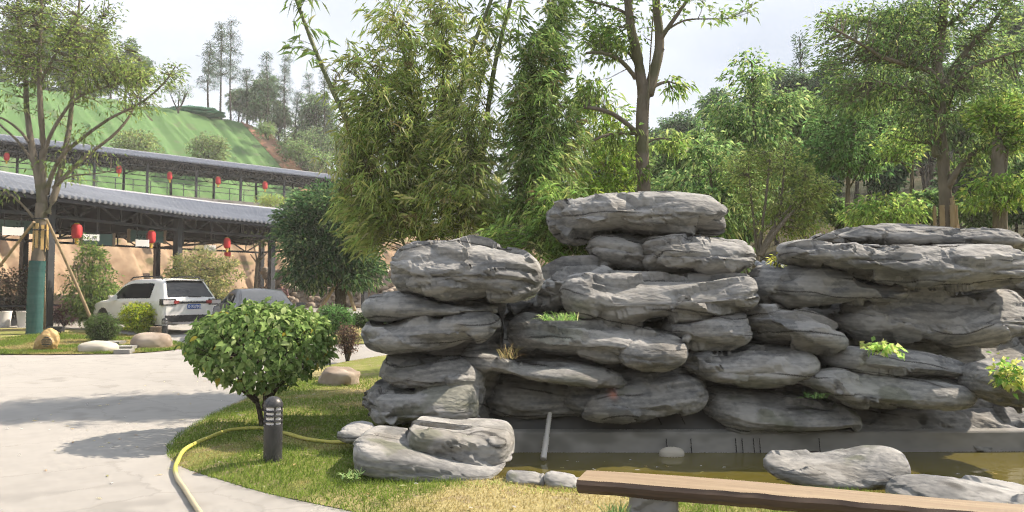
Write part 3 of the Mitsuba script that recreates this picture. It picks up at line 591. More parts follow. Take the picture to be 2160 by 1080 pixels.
#PART2
# ------------------------------------------------------------------ pavilions
def arc(pts):
    pts = np.asarray(pts, float); d = np.diff(pts, axis=0); L = np.r_[0, np.cumsum(np.linalg.norm(d, axis=1))]
    t = unit(d); n = np.stack([-t[:, 1], t[:, 0]], 1)
    vn = unit(np.vstack([n[:1], n[:-1] + n[1:], n[-1:]]))
    def f(s):
        return A(np.interp(s, L, pts[:, 0]), np.interp(s, L, pts[:, 1])), unit(A(np.interp(s, L, vn[:, 0]), np.interp(s, L, vn[:, 1])))
    return f, L
def M_frame(o, ex, ey, ez):
    M = np.eye(4); M[:3, 0], M[:3, 1], M[:3, 2], M[:3, 3] = ex, ey, ez, o
    return M
def row_mesh(length, r, n):              # a run of half round cover tiles, each lapping the next
    v, k, ang = [], 7, np.linspace(0, np.pi, 7)
    for i in range(n):
        for x, rr in ((i / n * length, r * 1.0), ((i + 1) / n * length, r * 0.84)):
            v += [(x, rr * math.cos(a), rr * math.sin(a) * 1.5) for a in ang]
    v = np.array(v); m = MB(); q = []
    for i in range(2 * n - 1):
        q += [[i * k + j, (i + 1) * k + j, (i + 1) * k + j + 1, i * k + j + 1] for j in range(k - 1)]
    m.add(v, np.array(q)[:, ::-1])
    m.add(v[:k], [[0, j, j + 1] for j in range(1, k - 1)])
    return m.get()
def pavilion(label, pts, eave, width, rise, over, zground, pitch, tr, truss=0.65, post=0.24, back=0.0, tile_n=14):
    key = thing('pavilion', label, 'pavilion', None)
    f, L = arc(pts); run = width / 2 + over
    sl = rise / run
    ns = int(L[-1] / pitch)
    mk = row_mesh(1.0, 1.0, tile_n); hyp = math.hypot(run, rise)
    shape = PLY((mk[0] * [hyp, tr, tr], mk[1]), 'rooftile', smooth=35)
    em = lathe([(0, -.02), (tr * .9, -.02), (tr * 1.0, 0), (tr * .9, .02), (0, .025)], 10); em = (em[0][:, [2, 0, 1]] * [-1, 1, 1], em[1])
    eave_shape = PLY(em, 'eavetile', smooth=40)
    E, R, B = [], [], []
    for i in range(ns + 1):
        p, n = f(i * pitch)
        e = np.r_[p - n * over, eave]; r = np.r_[p + n * width / 2, eave + rise]; bk = np.r_[p + n * (width + over), eave - back]
        E.append(e); R.append(r); B.append(bk)
        ex = unit(r - e); ey = unit(np.cross((0, 0, 1), ex)); ez = np.cross(ex, ey)
        copy_part(key, 'tile_row', shape, M_frame(e + ez * .02, ex, ey, ez))
        if tile_n > 10: copy_part(key, 'eave_tile', eave_shape, M_frame(e + ez * .045 - ex * .03, ex, ey, ez))
    E, R, B = map(np.array, (E, R, B)); m = len(E)
    q = np.array([[i, i + 1, m + i + 1, m + i] for i in range(m - 1)])
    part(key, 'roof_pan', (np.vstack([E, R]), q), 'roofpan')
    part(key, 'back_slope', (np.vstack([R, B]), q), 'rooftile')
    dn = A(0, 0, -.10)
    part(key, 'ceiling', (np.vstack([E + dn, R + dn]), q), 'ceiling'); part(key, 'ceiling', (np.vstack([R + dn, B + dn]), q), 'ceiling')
    t = MB(); t.tube(R + A(0, 0, .05), .11, 6); part(key, 'ridge_cap', t.get(), 'rooftile', smooth=50)
    fa = MB()
    for a, b in zip(E[:-1:3], E[3::3]): fa.beam(a + A(0, 0, -.09), b + A(0, 0, -.09), .03, .14)
    part(key, 'fascia', fa.get(), 'ceiling')
    posts = []
    for s_ in L:
        p, n = f(s_); bq = p + n * width
        posts.append((p, bq, n))
        for o, zt in ((p, eave + sl * over), (bq, eave - back + sl * over)):
            zg = zground(o)
            m_ = MB(); m_.beam((*o, zg), (*o, zt - .12), post, post, up=(n[0], n[1], 0)); part(key, 'post', m_.get(), 'steel')
        m_ = MB(); zc = eave + sl * over - .16
        top = np.r_[p, zc], np.r_[p + n * width / 2, eave + rise - .2], np.r_[bq, zc - back]
        m_.beam(top[0], top[1], .1, .12); m_.beam(top[1], top[2], .1, .12); m_.beam(np.r_[p, zc - truss], np.r_[bq, zc - truss - back], .1, .1)
        for k in range(1, 4):
            w = k / 4; a = np.r_[p + n * width * w, zc - truss - back * w]
            zz = zc + (rise - sl * over) * (1 - abs(2 * w - 1)) * .93 - back * w
            m_.beam(a, (a[0], a[1], zz), .06, .06)
        part(key, 'cross_truss', m_.get(), 'steel')
    for side in (0, 1):
        for (a, b) in zip(posts[:-1], posts[1:]):
            p, q_ = a[side], b[side]; zt = eave + sl * over - .16 - back * side; m_ = MB()
            lo, hi = zt - truss, zt
            m_.beam((*p, lo), (*q_, lo), post * .35, post * .4); m_.beam((*p, hi), (*q_, hi), post * .35, post * .4)
            k = 6
            for i in range(k):
                u0, u1 = p + (q_ - p) * i / k, p + (q_ - p) * (i + 1) / k
                if i: m_.beam((*u0, lo), (*u0, hi), post * .2)
                if i % 2: m_.beam((*u0, lo), (*u1, hi), post * .22)
                else: m_.beam((*u0, hi), (*u1, lo), post * .22)
            part(key, 'truss', m_.get(), 'steel')
    pr = MB()                                                          # purlins under the deck
    for w in ((0.15, .38, .62, .85) if tile_n > 10 else (.4,)):
        for i in range(0, m - 4, 4):
            a, b = (E[i] + (R[i] - E[i]) * w, E[i + 4] + (R[i + 4] - E[i + 4]) * w)
            pr.beam(a + A(0, 0, -.16), b + A(0, 0, -.16), .07, .09)
    part(key, 'purlin', pr.get(), 'steel')
    return key, posts
zg = lambda o: float(H(o[0], o[1], False))
low, lowposts = pavilion('long curved open pavilion with a grey tiled roof behind the parked cars', FP[1:6], 4.66, 9.3, 1.35, 0.85, zg, 0.27, .070, truss=.62, post=.26, back=.25)
UD, UO = A(.705, .709), A(-37.0, 55.0)
UP = [UO + UD * t for t in (-10.04, -6.04, -2.04, 1.96, 5.96, 9.94, 13.97, 17.95, 22.2, 26.2, 30.2)]
upz = lambda o: 9.30
hi_, hiposts = pavilion('straight upper pavilion with a thin grey tiled roof on the hillside terrace', UP, 12.2, 5.6, 0.95, 0.7, upz, 0.30, .085, truss=.6, post=.17, tile_n=8)
rl = thing('handrail', 'thin steel handrail along the terrace of the upper pavilion', 'railing')
m = MB()
for z in (9.9, 10.35): m.beam((*(UO + UD * -10 + A(.5, -.5)), z), (*(UO + UD * 30 + A(.5, -.5)), z), .05, .05)
part(rl, 'rail', m.get(), 'steel')
m = MB()
for t in np.arange(-10, 30.1, 1.33): m.beam((*(UO + UD * t + A(.5, -.5)), 9.2), (*(UO + UD * t + A(.5, -.5)), 10.35), .045, .045)
part(rl, 'upright', m.get(), 'steel')
deck = MB(); a0, a1 = UO + UD * -12, UO + UD * 32; nl = A(-.709, .705)
for off in (0,):
    deck.add([(*(a0 - nl * 1.0), 9.28), (*(a1 - nl * 1.0), 9.28), (*(a1 + nl * 7), 9.28), (*(a0 + nl * 7), 9.28), (*(a0 - nl * 1.0), 8.6), (*(a1 - nl * 1.0), 8.6)], [[0, 1, 2, 3], [4, 5, 1, 0]])
struct('terrace', deck.get(), 'kerb_conc', label='terrace floor under the upper pavilion')

def on_line(px, pts, off=0.0):           # where the view column px meets a ground line
    k = (px - 1080) / F
    for a, b in zip(pts[:-1], pts[1:]):
        d = b - a; n = unit(A(-d[1], d[0])); a2 = a + n * off
        den = d[0] - k * d[1]
        t = (k * a2[1] - a2[0]) / den
        if -0.03 <= t <= 1.03: return a2 + d * t
    return None
def lantern(px, py, wpx, pts, group, label, off=-.25, long=True, hang=0.8):
    o = on_line(px, pts, off); c = at(px, py, o[1]); s = o[1] / F; r = wpx * s / 2; h = r * (1.55 if long else 0.85)
    k = thing('red_lantern', label, 'lantern', group)
    ang = 24
    prof = [(r * .5, -h), (r * .8, -h * .88), (r * .98, -h * .55), (r, 0), (r * .98, h * .55), (r * .8, h * .88), (r * .5, h)]
    v, f = lathe(prof, ang)
    th = np.arctan2(v[:, 1], v[:, 0]); v[:, :2] *= (1 + .03 * np.sign(np.cos(th * 12)))[:, None]
    part(k, 'shade', (v + c, f), 'lantern_red', smooth=40)
    m = MB(); m.add(*lathe([(0, h * 1.1), (r * .5, h * 1.1), (r * .55, h * .98), (r * .3, h * .95)], 16, c)); m.add(*lathe([(r * .55, -h * .98), (r * .5, -h * 1.1), (0, -h * 1.1)], 16, c)); part(k, 'cap', m.get(), 'gold', smooth=30)
    m = MB(); m.add(*lathe([(0, -h * 1.05), (r * .34, -h * 1.1), (r * .30, -h * 1.6), (r * .40, -h * 1.75), (0, -h * 1.75)], 10, c)); part(k, 'tassel', m.get(), 'gold', smooth=40)
    m = MB(); m.tube([c + A(0, 0, h * 1.05), c + A(0, 0, h * 1.05 + hang)], .012, 5); part(k, 'cord', m.get(), 'steel')
LP = FP[1:6]
lantern(162, 488, 20, LP, 'red lanterns under the lower pavilion', 'red lantern under the lower pavilion, just right of the staked tree', hang=.5)
lantern(319, 500, 17, LP, 'red lanterns under the lower pavilion', 'red lantern in front of the teal board above the white car', hang=.5)
lantern(479, 513, 14, LP, 'red lanterns under the lower pavilion', 'red lantern hanging above the shrub behind the cars', hang=.5)
lantern(480, 536, 13, LP, 'red lanterns under the lower pavilion', 'round orange red lantern right below another lantern above the shrub', off=.9, long=False, hang=1.0)
for px, py, lab in ((14, 331, 'leftmost of the small red lanterns along the upper pavilion'), (251, 358, 'second from the left of the small red lanterns along the upper pavilion'), (358, 371, 'third from the left of the small red lanterns along the upper pavilion'), (460, 381, 'fourth from the left of the small red lanterns along the upper pavilion'), (559, 391, 'rightmost of the small red lanterns along the upper pavilion')):
    lantern(px, py, 10.5, UP, 'small red lanterns along the upper pavilion', lab, hang=.4)
# hanging boards
def board(px, py, wpx, hpx, off, label, cat, lines, mat_, edge=None, ink='ink', name='hanging_board'):
    o = on_line(px, LP, off); c = at(px, py, o[1]); s = o[1] / F
    w, h = wpx * s * 1.15, hpx * s
    vd = unit(A(c[0], c[1], 0)); n = unit(-vd * .8 + A(.5, -.25, 0)); ex = unit(np.cross((0, 0, 1), n)) ; ez = A(0, 0, 1)
    k = thing(name, label, cat)
    xs = np.linspace(-.5, .5, 13); pr = [(x * w, h * (.5 + .10 * abs(2 * x) ** 6)) for x in xs]
    pol = sg.Polygon(pr + [(x, -z + .02 * h) for x, z in pr[::-1]])
    b = trimesh.creation.extrude_polygon(pol, .03, engine='earcut'); V = np.array(b.vertices)
    put = lambda V: c + V[:, :1] * ex + V[:, 1:2] * ez + V[:, 2:3] * n
    part(k, 'panel', (put(V), b.faces), mat_)
    if edge:
        for sx in (-1, 1):
            m = MB(); m.tube([(sx * w * .5, -h * .6, .015), (sx * w * .5, h * .6, .015)], h * .13, 10); V, f = m.get(); part(k, 'rolled_end', (put(V), f), edge, smooth=40)
    for txt, x, z, hh in lines:
        tm = meshkit.text_mesh(txt, hh * h, .006, bold=True); V = np.array(tm.vertices); V[:, 0] -= V[:, 0].mean() - x * w; V[:, 1] += z * h; V[:, 2] += .032
        part(k, 'lettering', (put(V), tm.faces), ink)
    m = MB()
    for sx in (-.4, .4): m.tube([c + ex * sx * w + ez * h * .5, c + ex * sx * w + ez * (h * .5 + .5)], .01, 4)
    part(k, 'cord', m.get(), 'steel')
board(42, 479, 84, 28, .9, 'teal scroll shaped board with dark lettering behind the stake pole of the left tree', 'sign', [('1921 1.1.1', .05, -.16, .22), ('1-00', .02, .20, .15)], 'board_teal', 'board_edge')
board(206, 505, 54, 24, .9, 'teal board half hidden behind the white scroll board above the conical shrub', 'sign', [], 'board_teal', 'board_edge')
board(310, 499, 62, 24, .9, 'teal scroll shaped board lettered 1921 behind the red lantern above the white car', 'sign', [('1921', -.14, -.14, .30)], 'board_teal', 'board_edge')
board(27, 488, 34, 17, -.7, 'bright white scroll board in front of the leftmost teal board', 'sign', [], 'white_paint', name='scroll_board')
board(192, 501, 27, 13, -.7, 'white scroll board with a grey brush drawing above the conical shrub', 'sign', [('M', .2, -.3, .55)], 'white_paint', ink='ink_grey', name='scroll_board')
board(300, 513, 23, 14, -.7, 'small plain white scroll board left of the red lantern above the white car', 'sign', [], 'white_paint', name='scroll_board')
board(443, 523, 20, 11, -.2, 'small white board with dark brush marks above the shrub behind the cars', 'sign', [('M1', .05, -.3, .55)], 'white_paint', ink='ink_grey', name='scroll_board')

# ------------------------------------------------------------------ green net on the hill
def net_mesh():
    u = np.linspace(0, 1, 260); v = np.linspace(0, 1, 90); V = []
    for a in u:
        for b_ in v:
            V.append((a, b_))
    V = np.array(V); s = 39.5 + V[:, 1] * 24
    base = UO[None] + (V[:, 0:1] * 62 - 26) * UD[None]
    x, y = (base + (s[:, None] - 31) * A(-.709, .705)).T
    he = hill_end(x, y); lim = 4.2 + 1.5 * np.sin(V[:, 1] * 17) * .4 + 1.2 * (fb(np.stack([x * .3, y * .3, 0 * x], -1), 2, 4) - .5)
    z = H(x, y) + .12
    t = V[:, 0] * 62
    fold = fb(np.stack([t * 1.1 + 2.0 * V[:, 1] * np.sin(t * .2), V[:, 1] * 1.2, 0 * t], -1), 3, 9)
    z = z + .7 * (fold - .5) + .16 * np.abs(2 * nz(np.stack([t * 0.7 + V[:, 1] * 3.0, V[:, 1] * .7, 0 * t], -1), 4) - 1) ** .5
    rn = np.random.default_rng(8)
    for _ in range(26):
        t0, sl, v0, v1 = rn.uniform(0, 60), rn.normal(0, 3), rn.uniform(0, .7), 0; v1 = v0 + rn.uniform(.15, .4)
        dd = t - t0 - sl * (V[:, 1] - v0); z = z + rn.uniform(.2, .45) * np.exp(-(dd / .22) ** 2) * sstep(v0, v0 + .05, V[:, 1]) * (1 - sstep(v1 - .1, v1, V[:, 1])) - .15 * np.exp(-((dd - .45) / .25) ** 2) * sstep(v0, v0 + .05, V[:, 1]) * (1 - sstep(v1 - .1, v1, V[:, 1]))
    P = np.stack([x, y, z], -1); n = 90
    I, J = np.meshgrid(np.arange(259), np.arange(89), indexing='ij')
    q = np.stack([I * n + J, (I + 1) * n + J, (I + 1) * n + J + 1, I * n + J + 1], -1).reshape(-1, 4)
    k1 = (he < lim)[q].all(1); band = ((he >= lim) & (he < lim + 2.2))[q].all(1)
    return P, q, k1, band
NP, NQ, k1, kb = net_mesh()
one('slope_net', 'bright green erosion netting draped in folds over the left hillside', 'netting', sub(NP, NQ[k1]), 'netting', smooth=True)
ev = NP.copy(); ev[:, 2] += .25 * (fb(ev * [.9, .9, .9], 3, 6) - .3)
struct('red_earth', sub(ev, NQ[(hill_end(NP[:, 0], NP[:, 1]) > 3.2)[NQ].all(1) & (hill_end(NP[:, 0], NP[:, 1]) < 6.6)[NQ].all(1)]), 'red_earth', smooth=True, label='strip of bare red earth beside the netting')
# darker spare net heaped on the crest
m = trimesh.creation.icosphere(subdivisions=4); v = np.array(m.vertices)
v = v * (1 + .5 * (fb(v * 2.5, 3, 2) - .5))[:, None] * A(4.2, 2.5, .8) + A(*at(408, 226, 97.5)[:2], float(H(*at(408, 226, 97.5)[:2])) + .3)
one('slope_net', 'dark green netting heaped on the crest of the hill', 'netting', (v, m.faces), 'net_dark', smooth=30)

# ------------------------------------------------------------------ rubble bank behind the dark tree
m = MB(); rs = np.random.default_rng(3)
for i in range(420):
    px, k = rs.uniform(560, 840), rs.random()
    yy = 44 + rs.uniform(-.4, .4) + k * 1.0; xx = (px - 1080) / F * yy
    v, f = pebble((xx, yy, .5 + k * 2.2), (rs.uniform(.15, .42), .25, rs.uniform(.1, .26)), i, 1, .3); m.add(v, f)
struct('rubble', m.get(), 'fieldstone', smooth=True, label='grey brown rubble stones at the foot of the earth bank', kind='stuff')

# ------------------------------------------------------------------ cars
def car_grid(st, ns=60):
    from scipy.interpolate import PchipInterpolator
    st = np.array(st, float); xs = np.linspace(st[0, 0], st[-1, 0], ns); xs = np.unique(np.r_[xs, st[:, 0]])
    g = PchipInterpolator(st[:, 0], st[:, 1:])(xs)
    rows = []
    for x, (zb, zs, zt, wb, wt) in zip(xs, g):
        h = [(0, zb), (wb - .08, zb), (wb - .01, zb + .10), (wb + .015, (zb + zs) / 2), (wb, zs - .05), (wb - .025, zs), (wt + .035 + .0, max(zt - .10, zs + .002)), (wt - .03, zt - .02), (wt - .16, zt), (0, zt + .018)]
        rows.append([(x, y, z) for y, z in h] + [(x, -y, z) for y, z in h[-2:0:-1]])
    return xs, np.array(rows), PchipInterpolator(st[:, 0], st[:, 1:])
def car_mesh(rows):
    ns, n = rows.shape[:2]; v = rows.reshape(-1, 3)
    i, j = np.meshgrid(np.arange(ns - 1), np.arange(n), indexing='ij'); k = (j + 1) % n
    q = np.stack([i * n + j, i * n + k, (i + 1) * n + k, (i + 1) * n + j], -1).reshape(-1, 4)
    m = MB(); m.add(v, q)
    for a in (0, ns - 1): m.add(np.vstack([rows[a], rows[a].mean(0)]), [[j, (j + 1) % n, n] if a == 0 else [(j + 1) % n, j, n] for j in range(n)])
    return m.get()
def place(xyz, o, hd):                   # car space (x forward from the rear, y left) to the place
    h = unit(A(*hd)); l = A(-h[1], h[0]); xyz = np.asarray(xyz, float)
    return np.stack([o[0] + xyz[:, 0] * h[0] + xyz[:, 1] * l[0], o[1] + xyz[:, 0] * h[1] + xyz[:, 1] * l[1], o[2] + xyz[:, 2]], -1)
def side_glass(g, x0, x1, sgn, lo=.10, hi=.93, n=24, slant=(0, 0)):
    P = []
    for i in range(n + 1):
        for t in np.linspace(lo, hi, 6):
            tt = (t - lo) / (hi - lo); a, b = x0 + slant[0] * tt, x1 + slant[1] * tt
            x = a + (b - a) * i / n; zb, zs, zt, wb, wt = g(x)
            y0, z0, y1, z1 = wb - .025, zs, wt + .035, max(zt - .10, zs + .002)
            P.append((x, sgn * (y0 + (y1 - y0) * t + .008), z0 + (z1 - z0) * t))
    q = np.array([[i * 6 + j, (i + 1) * 6 + j, (i + 1) * 6 + j + 1, i * 6 + j + 1] for i in range(n) for j in range(5)])
    return np.array(P), q
def top_glass(g, x0, x1, inset=.12, n=12):
    P = []
    for i in range(n + 1):
        x = x0 + (x1 - x0) * i / n; zb, zs, zt, wb, wt = g(x)
        for y in np.linspace(-1, 1, 9): P.append((x, y * (wt - inset + .05), zt + .028 - .022 * abs(y) ** 2))
    q = np.array([[i * 9 + j, (i + 1) * 9 + j, (i + 1) * 9 + j + 1, i * 9 + j + 1] for i in range(n) for j in range(8)])
    return np.array(P), q
def wheel(key, pl_, x, y, r):
    k = num(key + '__wheel')
    v, f = lathe([(0, -.10), (r * .62, -.11), (r * .66, -.10), (r * .9, -.115), (r, -.08), (r, .08), (r * .9, .115), (r * .66, .10), (0, .09)], 32)
    R = lambda v: pl_(np.stack([v[:, 0] + x, v[:, 2] + y, v[:, 1] + r], -1))
    scene[k] = PLY((R(v), f), 'tyre', smooth=40)
    for s_ in (-1, 1):
        m = MB(); m.add(*lathe([(r * .6, .118 * s_), (r * .55, .10 * s_), (0, .125 * s_)], 20))
        if s_ == (1 if y > 0 else -1):
            scene[num(k + '__rim')] = PLY((R(m.get()[0]), m.get()[1]), 'chrome', smooth=40)
def loft_part(key, name, pl_, vf, mat_, smooth=40, label=None):
    return part(key, name, (pl_(vf[0]), vf[1]), mat_, smooth=smooth, label=label)
def bx(c, s):
    m = MB(); m.box(c, s); return m.get()
g0 = gnd(405, 705)
hd = A(-.80, .60)
suv = thing('parked_car', 'white sport utility car seen from behind, parked before the earth bank', 'car')
so_ = A(g0[0], g0[1], g0[2]) ; sp_ = lambda v: place(v, so_, hd)
xs, rows, G = car_grid([(0, .44, .96, 1.03, .84, .82), (.05, .36, 1.0, 1.09, .90, .84), (.28, .30, 1.05, 1.38, .94, .77), (.52, .30, 1.06, 1.66, .95, .69), (1.2, .30, 1.06, 1.72, .955, .69), (2.2, .30, 1.05, 1.71, .955, .69), (2.8, .30, 1.04, 1.60, .95, .69), (3.3, .30, 1.02, 1.34, .95, .73), (3.75, .30, 1.0, 1.08, .945, .82), (4.4, .32, .92, 1.0, .91, .80), (4.7, .36, .78, .84, .82, .70)])
loft_part(suv, 'body', sp_, car_mesh(rows), 'paint_white', 28)
for s_ in (1, -1): loft_part(suv, 'side_glass', sp_, side_glass(G, .85, 3.45, s_, slant=(.02, -.45)), 'autoglass')
loft_part(suv, 'rear_glass', sp_, top_glass(G, .09, .485, .14), 'autoglass'); loft_part(suv, 'windscreen', sp_, top_glass(G, 2.75, 3.7), 'autoglass')
for s_ in (1, -1):
    m = MB(); m.tube([(.62, s_ * .63, 1.70), (.75, s_ * .65, 1.775), (1.6, s_ * .655, 1.80), (2.4, s_ * .65, 1.77), (2.6, s_ * .63, 1.69)], .022, 8); loft_part(suv, 'roof_rail', sp_, m.get(), 'plastic_dark')
    k = loft_part(suv, 'tail_lamp', sp_, bx((.045, s_ * .77, 1.0), (.16, .36, .12)), 'lamp_clear'); loft_part(suv, 'lamp_surround', sp_, bx((.07, s_ * .765, 1.0), (.16, .44, .19)), 'plastic_dark')
    scene[num(k + '__lens')] = PLY((sp_(bx((.025, s_ * .54, 1.0), (.16, .16, .10))[0]), bx((0, 0, 0), (1, 1, 1))[1]), 'lamp_red')
    m = MB(); m.box((2.95, s_ * 1.03, 1.12), (.12, .22, .16)); loft_part(suv, 'mirror', sp_, m.get(), 'paint_white')
    for x in (.95, 3.75):
        wheel(suv, sp_, x, s_ * .84, .36)
        m = MB(); v, f = lathe([(.0, 0), (.42, 0), (.42, .02), (.0, .02)], 28); v = np.stack([v[:, 0] + x, s_ * (.948 + v[:, 2]), v[:, 1] + .37], -1); loft_part(suv, 'wheel_arch', sp_, (v, f), 'plastic_dark')
    for x in (1.35, 2.35): loft_part(suv, 'door_handle', sp_, bx((x, s_ * .965, .93), (.2, .03, .035)), 'chrome')
    m = MB(); m.box((2.35, s_ * .945, .36), (2.6, .05, .16)); loft_part(suv, 'sill', sp_, m.get(), 'plastic_dark')
loft_part(suv, 'lamp_bar', sp_, bx((.012, 0, .985), (.06, 1.1, .06)), 'plastic_dark')
loft_part(suv, 'lower_bumper', sp_, bx((.05, 0, .50), (.16, 1.74, .20)), 'plastic_dark')
loft_part(suv, 'skid_plate', sp_, bx((.06, 0, .37), (.14, 1.3, .10)), 'lamp_clear')
loft_part(suv, 'exhaust_pipe', sp_, bx((.0, .58, .33), (.08, .16, .06)), 'chrome'); 
loft_part(suv, 'wiper', sp_, bx((.085, -.12, 1.16), (.03, .40, .025)), 'plastic_dark')
k = loft_part(suv, 'number_plate', sp_, bx((-.012, -.05, .86), (.02, .44, .14)), 'plate_blue')
tm = meshkit.text_mesh('K·9179U', .085, .004, bold=True); v = np.array(tm.vertices); v[:, 0] -= v[:, 0].mean(); v[:, 1] -= .0425
scene[num(k + '__lettering')] = PLY((sp_(np.stack([-.0225 - v[:, 2], -.05 - v[:, 0] * .86, .86 + v[:, 1]], -1)), tm.faces), 'white_paint')
loft_part(suv, 'spoiler', sp_, bx((.47, 0, 1.69), (.16, 1.22, .03)), 'paint_white')
# dark saloon nose on
g1 = gnd(560, 716); hd2 = unit(A(.50, -.87)); L2 = 4.6
sed = thing('parked_car', 'dark grey saloon facing the drive, mostly hidden behind the round leafy bush', 'car')
o2 = A(-6.9, 20.8, float(H(-6.9, 20.8))) - np.r_[hd2 * 2.5, 0]; sq_ = lambda v: place(v, o2, hd2)
xs, rows, G2 = car_grid([(0, .40, .80, .86, .76, .70), (.08, .30, .90, 1.0, .85, .76), (.7, .26, .95, 1.06, .90, .76), (1.3, .24, .95, 1.34, .91, .64), (1.9, .24, .94, 1.44, .91, .60), (2.5, .24, .93, 1.43, .91, .60), (3.05, .24, .92, 1.22, .91, .64), (3.5, .24, .90, .98, .90, .76), (4.2, .26, .80, .86, .87, .72), (4.55, .32, .62, .68, .76, .62)])
loft_part(sed, 'body', sq_, car_mesh(rows), 'paint_grey', 28)
for s_ in (1, -1):
    loft_part(sed, 'side_glass', sq_, side_glass(G2, .95, 3.3, s_, slant=(.35, -.5)), 'autoglass')
    m = MB(); m.box((2.95, s_ * 1.0, 1.0), (.13, .22, .15)); loft_part(sed, 'mirror', sq_, m.get(), 'paint_grey')
    loft_part(sed, 'headlamp', sq_, bx((4.46, s_ * .66, .66), (.16, .3, .11)), 'lamp_clear')
    for x in (.9, 3.7): wheel(sed, sq_, x, s_ * .80, .32)
loft_part(sed, 'windscreen', sq_, top_glass(G2, 2.56, 3.42), 'windscreen'); loft_part(sed, 'rear_glass', sq_, top_glass(G2, .9, 1.75), 'autoglass')
loft_part(sed, 'grille', sq_, bx((4.54, 0, .5), (.08, .8, .16)), 'plastic_dark')

# ------------------------------------------------------------------ person standing behind the saloon
def hulls(bones):
    out = m3.Manifold()
    for a, ra, b, rb in bones:
        s1 = m3.Manifold.sphere(ra, 16).translate(list(a)); s2 = m3.Manifold.sphere(rb, 16).translate(list(b))
        out = out + (s1 + s2).hull()
    m_ = out.refine_to_length(.03).to_mesh(); t = trimesh.Trimesh(m_.vert_properties[:, :3], m_.tri_verts)
    trimesh.smoothing.filter_taubin(t, iterations=8); return np.array(t.vertices), np.array(t.faces)
pp = A(-9.7, 32.0); pz = float(H(*pp)); hb = 1.55
pk = thing('person', 'person with short black hair in a dark reddish top standing behind the dark saloon', 'person')
P_ = lambda x, y, z: (x + pp[0], y + pp[1], z * hb / 1.7 + pz)
arms = []
for s_ in (-1, 1):
    hnd = [(P_(s_ * .26, -.06, .80), .036, P_(s_ * .265, -.07, .72), .030), (P_(s_ * .235, -.08, .79), .012, P_(s_ * .215, -.11, .73), .010)]
    hnd += [(P_(s_ * (.245 + .016 * k), -.085 + .012 * k, .71), .010, P_(s_ * (.245 + .016 * k), -.10 + .008 * k, .645 - .012 * (k % 3)), .008) for k in range(4)]
    arms += [(P_(s_ * .25, 0, 1.12), .042, P_(s_ * .26, -.05, .84), .032)] + hnd
v, f = hulls([(P_(0, 0, 1.38), .05, P_(0, 0, 1.50), .05), (P_(0, -.01, 1.58), .085, P_(0, .01, 1.60), .09), (P_(0, -.03, 1.53), .055, P_(0, -.06, 1.50), .035), (P_(0, -.10, 1.565), .014, P_(0, -.088, 1.60), .010), (P_(-.09, .01, 1.56), .02, P_(.09, .01, 1.56), .02)] + arms)
part(pk, 'body', (v, f), 'skin', smooth=True)
v, f = hulls([(P_(0, 0, 1.36), .085, P_(0, 0, 1.05), .125), (P_(-.17, 0, 1.36), .06, P_(.17, 0, 1.36), .06), (P_(-.1, 0, 1.0), .10, P_(.1, 0, 1.0), .10), (P_(-.09, 0, 1.25), .11, P_(.09, 0, 1.25), .11)] + [(P_(s_ * .18, 0, 1.36), .065, P_(s_ * .25, 0, 1.10), .052) for s_ in (-1, 1)])
part(pk, 'shirt', (v, f), 'shirt', smooth=True)
v, f = hulls([(P_(s_ * .09, 0, .95), .10, P_(s_ * .10, 0, .50), .065) for s_ in (-1, 1)] + [(P_(s_ * .10, 0, .50), .065, P_(s_ * .10, .01, .08), .045) for s_ in (-1, 1)] + [(P_(s_ * .10, .01, .05), .045, P_(s_ * .11, -.12, .035), .035) for s_ in (-1, 1)] + [(P_(-.08, 0, .96), .11, P_(.08, 0, .96), .11)])
part(pk, 'trousers', (v, f), 'trousers', smooth=True)
v, f = hulls([(P_(0, .015, 1.62), .098, P_(0, .03, 1.63), .096), (P_(0, .06, 1.55), .06, P_(0, .05, 1.6), .07)])
part(pk, 'hair', (v, f), 'hair', smooth=True)

# ------------------------------------------------------------------ small garden furniture
def bollard(o, label, r=.082, h=.635):
    k = thing('bollard_light', label, 'bollard light', 'bollard lights beside the drive')
    z0 = o[2]; o = A(*o)
    part(k, 'post', lathe([(r * 1.0, -.05), (r, h * .60), (r * .985, h * .61), (r * .6, h * .612)], 32, o), 'lamp_post', smooth=40)
    part(k, 'diffuser', lathe([(r * .78, h * .60), (r * .78, h * .86)], 24, o), 'diffuser', smooth=True)
    for z in (.665, .735, .80): part(k, 'louvre', lathe([(r * .80, h * z + .008), (r * 1.02, h * z - .002), (r * 1.02, h * z - .010), (r * .8, h * z - .004)], 32, o), 'lamp_post', smooth=40)
    for a in (.5, 2.05, 3.6, 5.2):
        m = MB(); q = o + A(math.cos(a) * r * .9, math.sin(a) * r * .9, 0); m.beam(q + A(0, 0, h * .60), q + A(0, 0, h * .87), .010, .014); part(k, 'bar', m.get(), 'lamp_post')
    t = np.linspace(0, np.pi / 2, 12)
    part(k, 'cap', lathe([(r * .7, h * .855), (r * 1.03, h * .857), (r * 1.03, h * .868)] + [(r * 1.03 * math.cos(a), h * .868 + (h * .132) * math.sin(a)) for a in t[1:]], 32, o), 'lamp_post', smooth=40)
bollard(gnd(575, 988), 'dark grey bollard light on the lawn in front of the round leafy bush')
bollard(gnd(347, 714), 'far dark bollard light beside the tree stump in front of the white car', h=.60)
